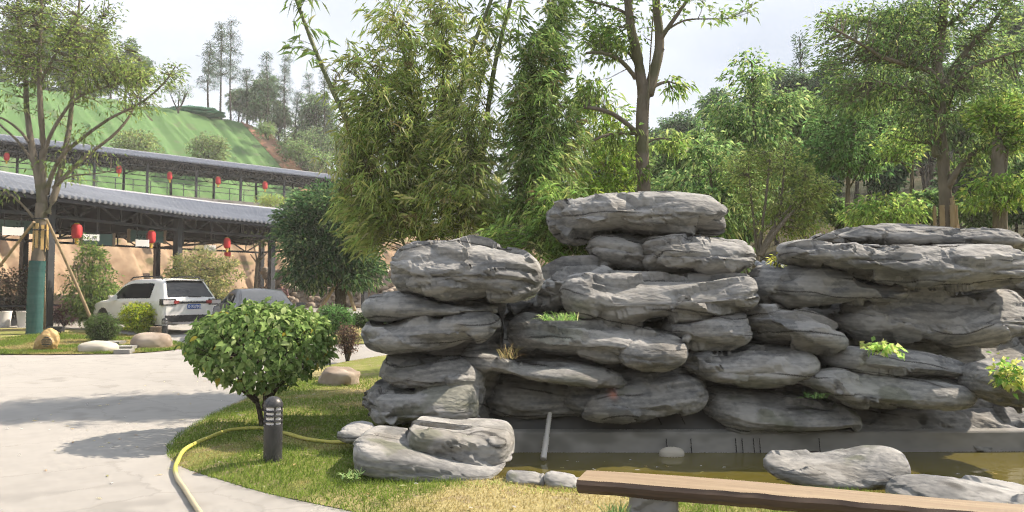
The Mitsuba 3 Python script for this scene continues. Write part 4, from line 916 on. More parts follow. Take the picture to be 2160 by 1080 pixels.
# hose
hp = [(735, 953), (700, 952), (655, 946), (600, 932), (545, 923), (490, 927), (440, 942), (395, 962), (372, 985), (372, 1010), (390, 1040), (425, 1095), (470, 1160)]
pts = [gnd(*p) for p in hp]; hz = [LZ + .05, .085, .085, .09, .10, .10, .09, .075, .03, .024, .024, .024, .024]
c = curve([p + A(0, 0, z) for p, z in zip(pts, hz)], 110)
m = MB(); m.tube(c, .0195 * (1 + .05 * np.sin(np.arange(110) * .9)), 10); one('garden_hose', 'yellow garden hose snaking over the lawn edge onto the drive', 'hose', m.get(), 'hose', smooth=40)
# bench
bd = unit(A(2.31, -.79, 0)); bn = A(-bd[1], bd[0], 0)
bk = thing('log_bench', 'split log bench with a pale sawn top at the edge of the pond', 'bench')
b0 = A(.385, 4.58, 0); BL = 3.1; rows_ = []
for i in range(71):
    t = i / 70; c = b0 + bd * t * BL - bn * .0 + bn * (.05 * math.sin(t * 2.4)); w = .265 + .02 * math.sin(t * 7); zt = .452 + .004 * math.sin(t * 5 + 1); th = .068 + .010 * math.sin(t * 4 + .5) + .006 * nz(A(t * 14, 1, 1), 2)
    e = .026 * (nz(A(t * 30, 0, 3), 5) - .5)
    rows_.append([c + bn * (.012 + e) + A(0, 0, zt), c + bn * w + A(0, 0, zt), c + bn * (w + .02) + A(0, 0, zt - .02), c + bn * (w - .02) + A(0, 0, zt - th), c + bn * (.05 + e) + A(0, 0, zt - th - .012), c + bn * (.004 + e) + A(0, 0, zt - th * .75), c + bn * (-.006 + e) + A(0, 0, zt - th * .3)])
R_ = np.array(rows_)
def strip_mesh(R, a, b):
    n = len(R); v = np.vstack([R[:, a], R[:, b]]); return v, np.array([[i, i + 1, n + i + 1, n + i] for i in range(n - 1)])
part(bk, 'sawn_top', strip_mesh(R_, 0, 1), 'bench_top', smooth=True)
m = MB()
for a, b in ((6, 0), (5, 6), (4, 5), (3, 4), (2, 3), (1, 2)): m.add(*strip_mesh(R_, a, b))
for i in (0, -1): m.add(np.vstack([R_[i], R_[i].mean(0)]), [[j, (j + 1) % 7, 7] for j in range(7)])
part(bk, 'bark_side', m.get(), 'bench_side', smooth=35)
for t in (.44, 2.5):
    c = b0 + bd * t + bn * .14; v, f = rock_mesh([(-.155, .362), (-.06, .386), (.06, .386), (.155, .364)], [(-.15, -.05), (.15, -.05)], -.09, .19, int(t * 10), und=0, slope=0, end=8, p=5, amp=.35, ds=.012, world=True)
    v = v[:, :1] * bd + v[:, 1:2] * bn + v[:, 2:] * A(0, 0, 1) + c * A(1, 1, 0)
    part(bk, 'stone_leg', (v, f), 'bench_foot', smooth=True)
# tree stump, speaker, flood light, buckets
g = gnd(334, 712); k = thing('tree_stump', 'short sawn tree stump between the yellow green shrub and the far bollard', 'stump')
v, f = lathe([(.26, -.05), (.235, .10), (.225, .30), (.22, .315), (0, .315)], 20, g); v[:, :2] += .03 * (nz(v * 4, 3) - .5)[:, None]; part(k, 'trunk', (v, f), 'stump_wood', smooth=35)
g = gnd(93, 742); sc_ = g[1] / F
sk = thing('garden_speaker', 'tan root shaped garden loudspeaker with a round dark grille on the grass strip', 'speaker')
m = trimesh.creation.icosphere(subdivisions=4); v = np.array(m.vertices)
v = v * (1 + .55 * (fb(v * 1.9 + 2, 3, 12) - .5))[:, None] * A(.27, .2, .28) + A(.08, 0, .05) * v[:, 2:3] + A(g[0], g[1] + .1, g[2] + .2)
part(sk, 'shell', (v, m.faces), 'resin', smooth=True)
v, f = lathe([(0, 0), (.115, 0), (.115, .03), (.0, .04)], 24); v = np.stack([v[:, 0], -v[:, 2], v[:, 1]], -1) + A(g[0] + .12, g[1] - .10, g[2] + .24); part(sk, 'grille', (v, f), 'plastic_dark', smooth=40)
for i in range(5):
    m = MB(); z = -.08 + .04 * i; w = math.sqrt(.115 ** 2 - z * z) * 2; m.box((g[0] + .12, g[1] - .142, g[2] + .24 + z), (w, .012, .014)); part(sk, 'grille_bar', m.get(), 'resin')
g = gnd(117, 706); fk = thing('flood_light', 'dark ribbed flood light lying in the grass right of the wrapped trunk', 'flood light')
m = MB(); m.box((g[0], g[1], g[2] + .17), (.44, .2, .16), .15); part(fk, 'housing', m.get(), 'plastic_dark')
for i in range(3): m = MB(); m.box((g[0] + .03, g[1] - .115, g[2] + .12 + .05 * i), (.36, .04, .018), .15); part(fk, 'fin', m.get(), 'lamp_post')
m = MB(); m.beam((g[0] - .15, g[1], g[2] - .03), (g[0] - .15, g[1], g[2] + .1), .03); m.beam((g[0] + .15, g[1], g[2] - .03), (g[0] + .15, g[1], g[2] + .1), .03); part(fk, 'bracket', m.get(), 'plastic_dark')
for px, lab in ((6, 'white plastic bucket cut by the left edge of the view'), (52, 'white plastic bucket half hidden behind the wrapped trunk')):
    g = gnd(px, 690); k = thing('bucket', lab, 'bucket', 'white buckets under the lower pavilion')
    part(k, 'tub', lathe([(0, 0), (.21, 0), (.27, .54), (.29, .55), (.28, .57), (.25, .56), (.2, .05)], 24, g), 'white_plastic', smooth=40)
    part(k, 'lid', lathe([(.28, .57), (.25, .60), (0, .61)], 24, g), 'plastic_dark', smooth=40)
g = gnd(30, 680); k = thing('low_table', 'low dark table under the lower pavilion behind the white buckets', 'table')
m = MB(); m.box((g[0] - .3, g[1] + 1.6, g[2] + .62), (3.2, .7, .09), .5); part(k, 'table_top', m.get(), 'plastic_dark')
for dx in (-1.2, 1.0): m = MB(); m.box((g[0] - .3 + dx, g[1] + 1.6 + dx * .5, g[2] + .29), (.14, .5, .58), .5); part(k, 'leg', m.get(), 'plastic_dark')
# grey tiled cap peeping between the rock stacks
o = at(1685, 556, 11.5); k = thing('tiled_wall', 'sliver of grey tiled wall cap seen between the rock stacks', 'wall')
m = MB(); m.box((o[0], o[1], o[2] / 2 - .1), (1.3, .2, o[2] - .06)); part(k, 'wall', m.get(), 'kerb_conc')
rm = row_mesh(.34, .045, 3); shp = PLY(rm, 'rooftile', smooth=35)
for i in range(13): copy_part(k, 'tile_row', shp, M_frame(o + A(-.6 + i * .1, -.2, -.10), unit(A(0, 1, .3)), A(-1, 0, 0), unit(A(0, -.3, 1))))
o = at(1180, 520, 11.0)
#PART3
# ------------------------------------------------------------------ foreground bush
def big_leaf_mesh(L=1.0, W=0.64):
    t = np.linspace(0, 1, 6); w = W / 2 * np.sin(np.pi * t ** 0.8) ** 0.9 * (1 - .25 * t); w[0] = .02; w[-1] = 0.005
    v = []
    for i, x in enumerate(t):
        z = -.35 * x * x
        for sgn in (-1, 0, 1): v.append((x * L, sgn * w[i], z * L + (.14 * abs(sgn) * w[i] / W * 2 - 0) * .9))
    q = [[i * 3 + j, i * 3 + j + 1, (i + 1) * 3 + j + 1, (i + 1) * 3 + j] for i in range(5) for j in (0, 1)]
    v = np.array(v); q = np.array(q); return v, np.vstack([q[:, [0, 1, 2]], q[:, [0, 2, 3]]])
rs = np.random.default_rng(21)
bb = gnd(556, 916); Yb = bb[1]; sb = Yb / F
bush = thing('round_bush', 'round umbrella shaped bush with big glossy green leaves beside the near bollard', 'bush')
top0 = bb + A(-.03, 0, .42)
tb = MB()
for a in ([bb + A(0, 0, -.05), bb + A(-.05, .02, .22), bb + A(-.10, 0, .42), bb + A(-.30, .1, .68)], [bb + A(.03, 0, -.05), bb + A(.03, 0, .2), bb + A(.0, .02, .44), bb + A(.12, -.1, .72)], [bb + A(0, 0, .25), bb + A(.12, .05, .5), bb + A(.42, .1, .74)], [bb + A(-.08, 0, .36), bb + A(-.25, -.12, .55), bb + A(-.62, -.1, .74)], [bb + A(0, .02, .3), bb + A(.05, .25, .6), bb + A(.1, .5, .85)], [bb + A(-.1, 0, .42), bb + A(-.15, -.3, .62), bb + A(-.1, -.55, .85)]):
    tb.tube(curve(a, 10), np.linspace(.036, .012, 10), 8)
cc = at(551, 722, Yb); RX, RY, RZ = 151 * sb, .76, 83 * sb
def bush_pts(n, shell=.72):
    p = unit(rs.normal(size=(n * 3, 3))); u = p[:, 2]
    lump = 1 + .10 * (fb(p * 2.3 + 4, 3, 31) - .5) * 2
    r = (shell + (1 - shell) * rs.random(len(p)) ** .6) * lump
    q = p * r[:, None] * A(RX, RY, RZ)
    q[:, 2] = np.where(u < 0, q[:, 2] * (1.0 + .25 * np.cos(q[:, 0] * 2.2)), q[:, 2])
    keep = rs.random(len(p)) < np.where(u < -.5, .6, 1)
    return (q + cc)[keep][:n], p[keep][:n]
for q, p in zip(*bush_pts(90, .55)):
    a = cc + (q - cc) * A(.35, .35, .2) + A(0, 0, -.12); tb.tube([a, (a + q) / 2 + A(0, 0, -.03), q], [.011, .008, .004], 4, False)
part(bush, 'trunk', tb.get(), 'bark_dark', smooth=True)
lv, lf = big_leaf_mesh()
def leaf_frames(P, N_, n):
    D = unit(N_ * .35 + rs.normal(size=(n, 3)) * .5 + A(0, 0, -.45)); U = unit(N_ * 1.0 + A(.1, 0, .45) + rs.normal(size=(n, 3)) * .34)
    S = unit(np.cross(U, D)); U = np.cross(D, S)
    return D, S, U
n = 4000
P, Nn_ = bush_pts(n); D, S, U = leaf_frames(P, Nn_, n); L = rs.uniform(.055, .104, n)
tone = rs.random(n)
cols = [A(.18, .28, .085), A(.25, .36, .12), A(.36, .45, .19), A(.11, .19, .055), A(.46, .40, .07)]
which = np.where(tone < .30, 0, np.where(tone < .62, 1, np.where(tone < .76, 2, np.where(tone < .985, 3, 4))))
order = np.argsort(P[:, 1] - 1.2 * np.abs(Nn_[:, 2]) * 0)[:300]
shapes = [PLY((lv, lf), 'leaf_gloss', smooth=True, color=np.tile(c, (len(lv), 1))) for c in cols]
for i in order:
    copy_part(bush, 'leaf', shapes[which[i]], M_frame(P[i], D[i] * L[i], S[i] * L[i], U[i] * L[i]))
rest = np.setdiff1d(np.arange(n), order)
V = P[rest][:, None] + L[rest][:, None, None] * (lv[None, :, :1] * D[rest][:, None] + lv[None, :, 1:2] * S[rest][:, None] + lv[None, :, 2:] * U[rest][:, None])
cV = np.repeat(np.array(cols)[which[rest]] * np.exp(rs.normal(0, .15, (len(rest), 1))), len(lv), 0)
part(bush, 'foliage', (V.reshape(-1, 3), (lf[None] + np.arange(len(rest))[:, None, None] * len(lv)).reshape(-1, 3)), 'leaf_gloss', smooth=True, color=cV, kind='stuff')

ORD = 'first second third fourth fifth sixth seventh eighth ninth tenth eleventh twelfth thirteenth fourteenth fifteenth sixteenth seventeenth eighteenth nineteenth twentieth twenty-first twenty-second twenty-third twenty-fourth twenty-fifth twenty-sixth twenty-seventh'.split()
# ------------------------------------------------------------------ shrubs
def shrub(label, px, py_base, w, h, Y=None, leaf=(.06, .025), base=(.06, .09, .02), n=500, nl=14, cat='shrub', name='shrub', tip=None, tipf=.15, bark='bark_dark', seed=1, group=None, cy=.58, stem=.02, droop=.2, spread=.12, ry=.5, dense=1.0, up=.7, var=.28, cone=False):
    g = gnd(px, py_base) if Y is None else np.r_[at(px, py_base, Y)[:2], at(px, py_base, Y)[2]]
    s = g[1] / F; W, Hh = w * s, h * s
    rs = np.random.default_rng(seed + 50)
    limbs = [([g + A(0, 0, -.05), g + A(0, 0, Hh * .25), g + A(rs.normal(0, .06) * W, 0, Hh * .6)], stem * 1.3, stem * .4)]
    for a in rs.uniform(0, 6.3, 5): limbs.append(([g + A(0, 0, Hh * .06), g + A(math.cos(a) * W * .15, math.sin(a) * W * .15, Hh * .3), g + A(math.cos(a) * W * .32, math.sin(a) * W * .3, Hh * .65)], stem, stem * .4))
    if cone: blobs = [(g + A(0, 0, Hh * z), (W * .5 * r, W * .45 * r, Hh * .16), int(n * k)) for z, r, k in ((.2, .8, .24), (.38, 1.0, .30), (.56, .75, .22), (.74, .5, .14), (.90, .26, .08))]
    else: blobs = [(g + A(0, 0, Hh * cy), (W * .5, W * ry, Hh * (1 - cy)), n)]
    return tree(name, label, cat, limbs, blobs, leaf, base, nl, spread, bark, group, tip, tipf, .006, droop, up, seed, trunk_sides=6, var=var)
shrub('loose conical green shrub right of the staked left tree', 190, 694, 135, 190, leaf=(.13, .05), base=(.055, .085, .025), n=330, nl=16, tip=(.12, .15, .04), spread=.2, seed=3, cone=True, name='conical_shrub')
shrub('small purple leaved shrub between the pavilion post and the round dark bush', 135, 692, 56, 56, leaf=(.09, .035), base=(.055, .03, .035), n=120, nl=12, spread=.14, seed=4, tip=(.10, .07, .05), name='purple_shrub')
shrub('dense clipped ball shaped dark bush on the grass strip', 215, 722, 66, 60, leaf=(.05, .025), base=(.04, .06, .022), n=500, nl=16, seed=5, cy=.5, name='clipped_bush', ry=.48)
shrub('rounded yellow green shrub in front of the white car', 291, 708, 72, 72, leaf=(.075, .04), base=(.16, .20, .02), n=260, nl=14, seed=6, cy=.55, tip=(.06, .09, .02), tipf=.25, name='yellow_shrub')
shrub('broad olive shrub rising behind the white car', 430, 668, 160, 150, Y=30.5, leaf=(.13, .06), base=(.075, .085, .035), n=420, nl=16, seed=7, cy=.52, tip=(.17, .16, .07), tipf=.25, spread=.22, name='olive_shrub')
shrub('dark green rounded shrub left of the rockery above a reddish shrub', 706, 706, 78, 62, Y=17.0, leaf=(.06, .03), base=(.045, .085, .03), n=320, nl=14, seed=8, cy=.55, name='round_shrub')
shrub('slender reddish leaved shrub on a short trunk at the white path', 733, 766, 52, 88, leaf=(.045, .02), base=(.045, .030, .026), n=150, nl=12, seed=9, stem=.04, spread=.09, tip=(.10, .065, .045), name='reddish_shrub')
shrub('left olive bush on the netted slope above the upper pavilion', 287, 338, 88, 62, Y=76, leaf=(.35, .16), base=(.085, .105, .04), n=160, nl=12, seed=10, spread=.6, cy=.5, name='slope_bush', stem=.08)
shrub('right olive bush on the netted slope above the upper pavilion', 440, 352, 84, 72, Y=79, leaf=(.35, .16), base=(.075, .095, .04), n=170, nl=12, seed=11, spread=.6, cy=.5, name='slope_bush', stem=.08)
shrub('low light green bush by the handrail of the upper pavilion', 570, 436, 70, 24, Y=66, leaf=(.2, .08), base=(.12, .15, .04), n=90, nl=12, seed=12, spread=.4, cy=.5, name='terrace_bush')
shrub('sparse small tree on the crest of the netted hill', 376, 238, 60, 70, Y=93, leaf=(.3, .13), base=(.07, .095, .05), n=50, nl=10, seed=13, spread=.5, cy=.7, stem=.10, name='crest_tree', cat='tree')
shrub('bush hiding the foot of the hill behind the netting end', 650, 350, 130, 80, Y=95, leaf=(.45, .2), base=(.06, .085, .04), n=200, nl=12, seed=14, spread=.8, cy=.5, name='slope_bush')

for i, (px, py, w, h) in enumerate([(648, 690, 60, 26), (768, 690, 60, 34), (810, 688, 60, 40)]):
    shrub(f'low dark hedge plant before the earth bank, {ORD[i]} from the left', px, py, w, h, Y=20 + i, leaf=(.08, .035), base=(.03, .045, .02), n=160, nl=12, seed=80 + i, name='hedge_plant', cy=.5)
for i, (px, py, w) in enumerate([(560, 272, 40), (630, 318, 50), (672, 345, 60)]):
    shrub(f'weedy bush beside the red earth strip, {ORD[i]} from the top', px, py + 14, w, w * .75, Y=92 - 2 * i, leaf=(.35, .15), base=(.07, .10, .04), n=60, nl=12, seed=90 + i, spread=.6, cy=.5, name='strip_bush', stem=.05)
for i, (px, pb, w, h) in enumerate([(28, 668, 120, 110), (-60, 672, 120, 120)][:1]):
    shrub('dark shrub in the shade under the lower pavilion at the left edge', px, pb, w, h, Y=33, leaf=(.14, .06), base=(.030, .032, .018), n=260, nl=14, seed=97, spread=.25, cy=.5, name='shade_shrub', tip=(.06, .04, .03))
# plants on the rocks
def tuft(label, px, py, Y, w, n, L, W_, base, cat='grass tuft', name='grass_tuft', up=.9, seed=1, dz=0, tip=None, droop=.5, tipf=.2):
    rs = np.random.default_rng(seed); c = at(px, py, Y); s = Y / F
    P = c + np.c_[rs.uniform(-.5, .5, n) * w * s, rs.uniform(-.10, .10, n), np.zeros(n) + dz]
    D = unit(np.c_[rs.normal(0, .55, n), rs.normal(-.1, .45, n), np.abs(rs.normal(up, .3, n))])
    l = L * rs.uniform(.5, 1.2, n); col = leaf_colors(n, base, .3, tip, tipf, rs)
    k = thing(name, label, cat)
    t = np.linspace(0, 1, 5); V = []
    side = unit(np.cross(D, A(0, 0, 1)) + rs.normal(0, .2, (n, 3)))
    for i, tt in enumerate(t):
        q = P + D * l[:, None] * tt - A(0, 0, 1) * (l * droop * tt ** 2)[:, None]; ww = W_ / 2 * (1 - tt ** 2) + .0006
        V += [q - side * ww, q + side * ww]
    V = np.stack(V, 1); q = np.array([[2 * i, 2 * i + 1, 2 * i + 3, 2 * i + 2] for i in range(4)])
    f = (np.vstack([q[:, [0, 1, 2]], q[:, [0, 2, 3]]])[None] + np.arange(n)[:, None, None] * 10).reshape(-1, 3)
    part(k, 'blades', (V.reshape(-1, 3), f), 'leaf', color=np.repeat(col, 10, 0), kind='stuff'); return k
tuft('tuft of strappy green grass growing on the dark boulder under the sunlit rim ledge', 1182, 676, 8.30, 74, 110, .20, .012, (.10, .17, .05), seed=2, tip=(.2, .25, .1))
tuft('dry twiggy weed tuft on the sloping slab beside the left stack', 1074, 756, 8.15, 34, 60, .24, .006, (.12, .10, .05), seed=3, up=1.1, droop=.3)
tuft('small dark fern tuft in the crevice above the lowest dark slab', 1714, 838, 8.05, 44, 60, .12, .012, (.05, .09, .03), seed=4)
tuft('grass tuft under the middle of the log bench', 1300, 1088, 4.35, 50, 60, .10, .006, (.05, .08, .03), seed=5, up=1.2, droop=.2)
tuft('little weed at the foot of the broken ledge', 742, 1005, 6.05, 34, 50, .10, .012, (.12, .17, .07), seed=6)
tuft('long grass fringe along the base of the broken ledge by the pond', 1030, 1040, 6.0, 120, 380, .12, .006, (.10, .16, .03), seed=16, up=1.2, droop=.3)
tuft('long grass fringe in front of the edging stones of the pond', 1150, 1048, 5.85, 200, 460, .11, .006, (.13, .17, .04), seed=17, up=1.2, droop=.3)
def leafclump(label, px, py, Y, w, h, n, leaf, base, seed, tip=None, tipf=.3, name='leafy_plant', d=.12):
    rs = np.random.default_rng(seed); c = at(px, py, Y); s = Y / F; k = thing(name, label, 'plant')
    P = c + rs.normal(size=(n, 3)) * A(w * s * .25, d, h * s * .25)
    st = MB()
    for q in P[:14]: st.tube([c + A((q - c)[0] * .4, .1, -h * s * .5), q], [.006, .003], 4, False)
    part(k, 'stems', st.get(), 'culm')
    D = unit(unit(P - c) + rs.normal(size=(n, 3)) * .5 + A(0, -.3, .1)); v, f, col = leaves(P, D, leaf[0] * rs.uniform(.7, 1.2, n), leaf[1] * rs.uniform(.8, 1.2, n), leaf_colors(n, base, .25, tip, tipf, rs), up=.9, rs=rs)
    part(k, 'foliage', (v, f), 'leaf', color=col, kind='stuff')
leafclump('bright green leafy clump in a pocket of the right stack', 1862, 734, 7.95, 50, 18, 150, (.075, .055), (.15, .23, .06), 5, tip=(.22, .28, .08))
leafclump('yellow and green creeper at the right edge of the rockery', 2130, 792, 7.45, 34, 54, 240, (.07, .05), (.22, .26, .07), 6, tip=(.07, .14, .03))
leafclump('small yellowish plant under the bright rounded block at the gap between the stacks', 1642, 548, 9.3, 30, 26, 60, (.08, .025), (.26, .27, .05), 7)
leafclump('low yellow green cushion plant on the tiled wall cap', 1668, 562, 10.6, 26, 16, 60, (.05, .03), (.24, .26, .07), 8)

# ------------------------------------------------------------------ bamboo
def bamboo(label, culms, blobs, seed, base=(.130, .166, .052), n_leaf=11, leaf=(.165, .0205), tip=(.22, .19, .09), tipf=.06, twig=.006, group=None, var=.32, spread=.20, name='bamboo_clump'):
    rs = np.random.default_rng(seed); k = thing(name, label, 'bamboo', group)
    nodes = []
    for pts, r0, r1 in culms:
        c = curve(pts, 40); tt = np.linspace(0, 1, 40); r = r0 + (r1 - r0) * tt; r = r * (1 + .12 * (np.arange(40) % 4 == 0))
        m = MB(); m.tube(c, r, 8); part(k, 'culm', m.get(), 'culm', smooth=50); nodes.append(c[6:])
    nodes = np.vstack(nodes); tips = np.vstack([A(*c) + ball(int(n * .75), rs) * np.where(rs.random((int(n * .75), 1)) < .18, 1.4, 1.0) * A(*r) for c, r, n in blobs])
    d = np.linalg.norm(tips[:, None] - nodes[None], axis=2) + 1.0 * np.clip(nodes[None, :, 2] - tips[:, None, 2] + .1, 0, None)
    near = nodes[d.argmin(1)]; tb = MB()
    for a, t in zip(near, tips):
        v = t - a; l = np.linalg.norm(v); a = t - v * min(1, 2.4 / l); tb.tube([a, (a + t) / 2 + A(0, 0, .10 * min(l, 1.3)), t], [twig, twig * .7, twig * .4], 3, False)
    part(k, 'twigs', tb.get(), 'culm', kind='stuff')
    n = len(tips) * n_leaf; ti = np.repeat(np.arange(len(tips)), n_leaf)
    hd = unit(np.c_[unit(tips - near)[:, :2], np.zeros(len(tips))] + rs.normal(size=(len(tips), 3)) * .35 + A(0, -.10, -.30))
    D = unit(hd[ti] + rs.normal(size=(n, 3)) * .46 + A(0, 0, -.12))
    P = tips[ti] - hd[ti] * rs.uniform(0, spread * 1.6, (n, 1)) + rs.normal(size=(n, 3)) * spread * .18
    col = leaf_colors(n, base, var, None, 0, rs) * np.exp(rs.normal(0, .22, len(tips)))[ti][:, None]
    dry = (rs.random(len(tips)) < tipf)[ti]; col[dry] = A(*tip) * np.exp(rs.normal(0, .25, (dry.sum(), 1)))
    v, f, c = leaves(P, D, leaf[0] * rs.uniform(.6, 1.25, n), leaf[1] * rs.uniform(.7, 1.25, n), np.clip(col, .005, .6), up=.6, droop=.35, fold=.12, rs=rs)
    part(k, 'foliage', (v, f), 'leaf', color=c, kind='stuff')
YB = 12.0
def culm_px(pts, Y, r0=.03, r1=.008, dy=None): return (pl(pts, Y, dy), r0, r1)
bamboo('big bamboo clump with pale olive leaves behind the left rock stack',
    [culm_px([(905, 585), (880, 300), (840, 60), (780, -80)], YB), culm_px([(930, 585), (935, 250), (930, 0), (920, -120)], YB), culm_px([(890, 585), (850, 350), (790, 200), (735, 150)], YB - .4), culm_px([(960, 585), (990, 300), (1030, 120), (1060, 60)], YB + .3), culm_px([(870, 585), (800, 420), (745, 370), (715, 400)], YB - .6, .022), culm_px([(940, 585), (985, 400), (1010, 330), (1030, 340)], YB - .7, .022)],
    [blob(850, 60, YB, 95, 80, 1.0, 120), blob(960, 60, YB, 95, 80, 1.0, 120), blob(800, 190, YB, 105, 90, 1.1, 250), blob(930, 170, YB, 120, 90, 1.2, 350), blob(830, 320, YB - .2, 120, 90, 1.2, 480), blob(960, 310, YB - .2, 110, 90, 1.2, 470), blob(800, 430, YB - .4, 90, 70, 1.1, 340), blob(920, 440, YB - .5, 110, 65, 1.0, 430), blob(1020, 430, YB - .3, 60, 70, .9, 150), blob(755, 330, YB - .3, 55, 90, .8, 130), blob(760, 480, YB - .3, 55, 50, .7, 120)], 31)
bamboo('narrow dark green bamboo clump right of the big olive bamboo clump',
    [culm_px([(1090, 585), (1110, 300), (1150, 100), (1180, -60)], YB + .2), culm_px([(1110, 585), (1130, 350), (1120, 200), (1100, 110)], YB), culm_px([(1080, 585), (1105, 420), (1170, 300), (1210, 280)], YB - .2, .022)],
    [blob(1175, 40, YB, 45, 60, .6, 110), blob(1150, 130, YB, 60, 70, .8, 240), blob(1130, 230, YB, 75, 70, .9, 340), blob(1120, 340, YB, 80, 80, .9, 340), blob(1165, 400, YB - .2, 60, 90, .8, 240), blob(1080, 470, YB - .3, 90, 55, .7, 220), blob(1210, 300, YB, 35, 80, .6, 110)], 32, base=(.100, .142, .048), tipf=.04)
bamboo('bright low bamboo sprays arching over the gap left of the crowning slab',
    [culm_px([(1170, 600), (1165, 500), (1150, 430)], 10.6, .018), culm_px([(1225, 600), (1220, 500), (1200, 440)], 10.6, .018), culm_px([(1262, 600), (1255, 520), (1262, 450)], 10.8, .02)],
    [blob(1180, 510, 10.5, 60, 40, .4, 130), blob(1150, 440, 10.6, 40, 60, .5, 110), blob(1220, 520, 10.5, 40, 28, .3, 45), blob(1060, 505, 10.6, 60, 22, .4, 70)], 33, base=(.092, .140, .040), leaf=(.15, .020), tipf=.02)
for i, (pts, lab) in enumerate((([(840, 480), (740, 270), (690, 165), (622, -10), (600, -80)], 'long bamboo pole leaning out to the left above the olive bamboo'), ([(930, 420), (975, 170), (1040, -10), (1070, -90)], 'left one of two thick bamboo poles crossing the sky'), ([(1010, 420), (1040, 160), (1078, -5), (1095, -90)], 'right one of two thick bamboo poles crossing the sky'))):
    bamboo(lab, [culm_px(pts, 11.6 + .3 * i, .050, .022)], [blob(650, 90, 11.6, 60, 50, .4, 13), blob(640, 10, 11.6, 45, 30, .3, 8), blob(600, -80, 11.6, 60, 50, .4, 40)] if i == 0 else [blob(1050, 40, 11.9, 50, 60, .5, 14), blob(1070, -80, 11.9, 60, 50, .4, 40)] if i == 1 else [blob(1090, 60, 12.2, 45, 70, .5, 18), blob(1100, -90, 12.2, 60, 50, .4, 40)], 40 + i, base=(.07, .10, .03), leaf=(.22, .028), tipf=0, name='bamboo_pole', n_leaf=7)
thin = [culm_px([(x, 480), (x + d, 330), (x + 2 * d, 190 + 40 * (x % 3))], 15.0 + .3 * (x % 4), .016, .007) for x, d in ((1205, 4), (1222, -3), (1240, 3), (1258, -4), (1276, 2), (1292, 5), (1310, -3))]
bamboo('row of thin upright bamboo canes behind the crowning slab', thin, [blob(1240, 260, 15, 60, 90, .6, 130), blob(1300, 330, 15.2, 60, 90, .6, 140), blob(1250, 410, 15, 80, 50, .6, 120)], 45, base=(.09, .13, .025), leaf=(.16, .035), tipf=.02)

# ------------------------------------------------------------------ named trees
YL = float(gnd(72, 706)[1]); b0_ = gnd(72, 706)
Z = [0, 0, 0, 0, 0]
lt = tree('staked_tree', 'tall many stemmed tree at the left edge, its trunk wrapped in green band', 'tree',
  [(pl([(72, 710), (76, 600), (84, 500), (88, 430)], YL), .21, .17), (pl([(88, 440), (76, 350), (60, 255), (52, 150), (40, 60), (36, -40)], YL, [0, 0, .3, .6, .8, 1]), .125, .03), (pl([(92, 440), (90, 330), (87, 250), (84, 160), (86, 60), (90, -60)], YL, [0, 0, -.3, -.4, -.5, -.6]), .125, .03),
   (pl([(100, 450), (122, 385), (136, 330), (148, 255), (156, 165), (165, 60), (172, -60)], YL, [0, .1, .4, .7, .9, 1.2, 1.4]), .11, .025), (pl([(98, 410), (130, 330), (175, 290), (240, 245), (300, 215), (345, 175), (370, 140)], YL, [0, -.3, -.5, -.8, -1, -1.2, -1.3]), .075, .018), (pl([(92, 330), (130, 245), (165, 205), (235, 180), (290, 165)], YL, [0, -.2, -.3, -.2, 0]), .065, .018),
   (pl([(112, 400), (180, 330), (250, 275), (280, 230), (300, 160), (290, 110)], YL, [0, .3, .7, 1, 1.2, 1.4]), .07, .016), (pl([(60, 300), (30, 265), (0, 248), (-60, 240)], YL, [0, -.2, -.4, -.6]), .05, .02), (pl([(78, 360), (40, 300), (0, 262), (-50, 200)], YL, [0, .3, .5, .9]), .05, .02), (pl([(52, 168), (20, 110), (-10, 40)], YL, [.5, .8, 1.1]), .05, .02), (pl([(87, 170), (120, 110), (150, 60), (190, 10)], YL, [-.4, -.6, -.8, -1]), .05, .015), (pl([(156, 165), (190, 110), (215, 40)], YL, [.9, 1, 1.2]), .045, .015), (pl([(110, 395), (160, 370), (215, 365), (260, 352)], YL, [0, -.3, -.6, -.9]), .03, .01), (pl([(75, 465), (40, 425), (0, 395)], YL, [0, -.3, -.5]), .05, .02)],
  [blob(90, -70, YL, 130, 70, 1.8, 110), blob(50, 40, YL, 80, 60, 1.8, 120), blob(140, 60, YL, 70, 60, 1.7, 110), blob(210, 30, YL + .8, 40, 50, .8, 34), blob(200, 110, YL, 70, 45, 1.7, 90), blob(110, 140, YL, 90, 45, 1.7, 90), blob(20, 130, YL, 60, 70, 1.6, 60), blob(250, 150, YL, 60, 40, 1.2, 60), blob(290, 170, YL, 55, 35, 1.0, 46), blob(210, 190, YL, 60, 40, 1.2, 36), blob(357, 155, YL - 1, 28, 22, .5, 22), blob(290, 215, YL - .8, 40, 22, .7, 24), blob(235, 85, YL + .9, 30, 30, .5, 16), blob(60, 210, YL, 80, 50, 1.0, 24), blob(140, 350, YL, 60, 40, .8, 12), blob(200, 300, YL - .6, 60, 40, .8, 12), blob(10, 405, YL - .4, 14, 14, .2, 4)],
  leaf=(.15, .05), base=(.066, .09, .026), n_leaf=11, spread=.40, seed=61, tip=(.13, .16, .05), tipf=.25, twig_r=.016)
wp = curve(pl([(72, 708), (75, 620), (79, 550)], YL), 40); m = MB(); m.tube(wp, .222 + .012 * (np.arange(40) % 2) + .004, 16, False); part(lt, 'trunk_wrap', m.get(), 'wrap', smooth=True)
for i, a in enumerate(np.linspace(0, 6.28, 9)[:-1]):
    q = at(86, 495, YL) + A(math.cos(a) * .195, math.sin(a) * .195, 0); zz = .05 * (i % 3)
    m = MB(); m.beam(q + A(0, 0, .34 - zz), q + A(0, 0, -.42 - zz), .085, .03, up=(math.cos(a), math.sin(a), 0)); part(lt, 'splint', m.get(), 'splint')
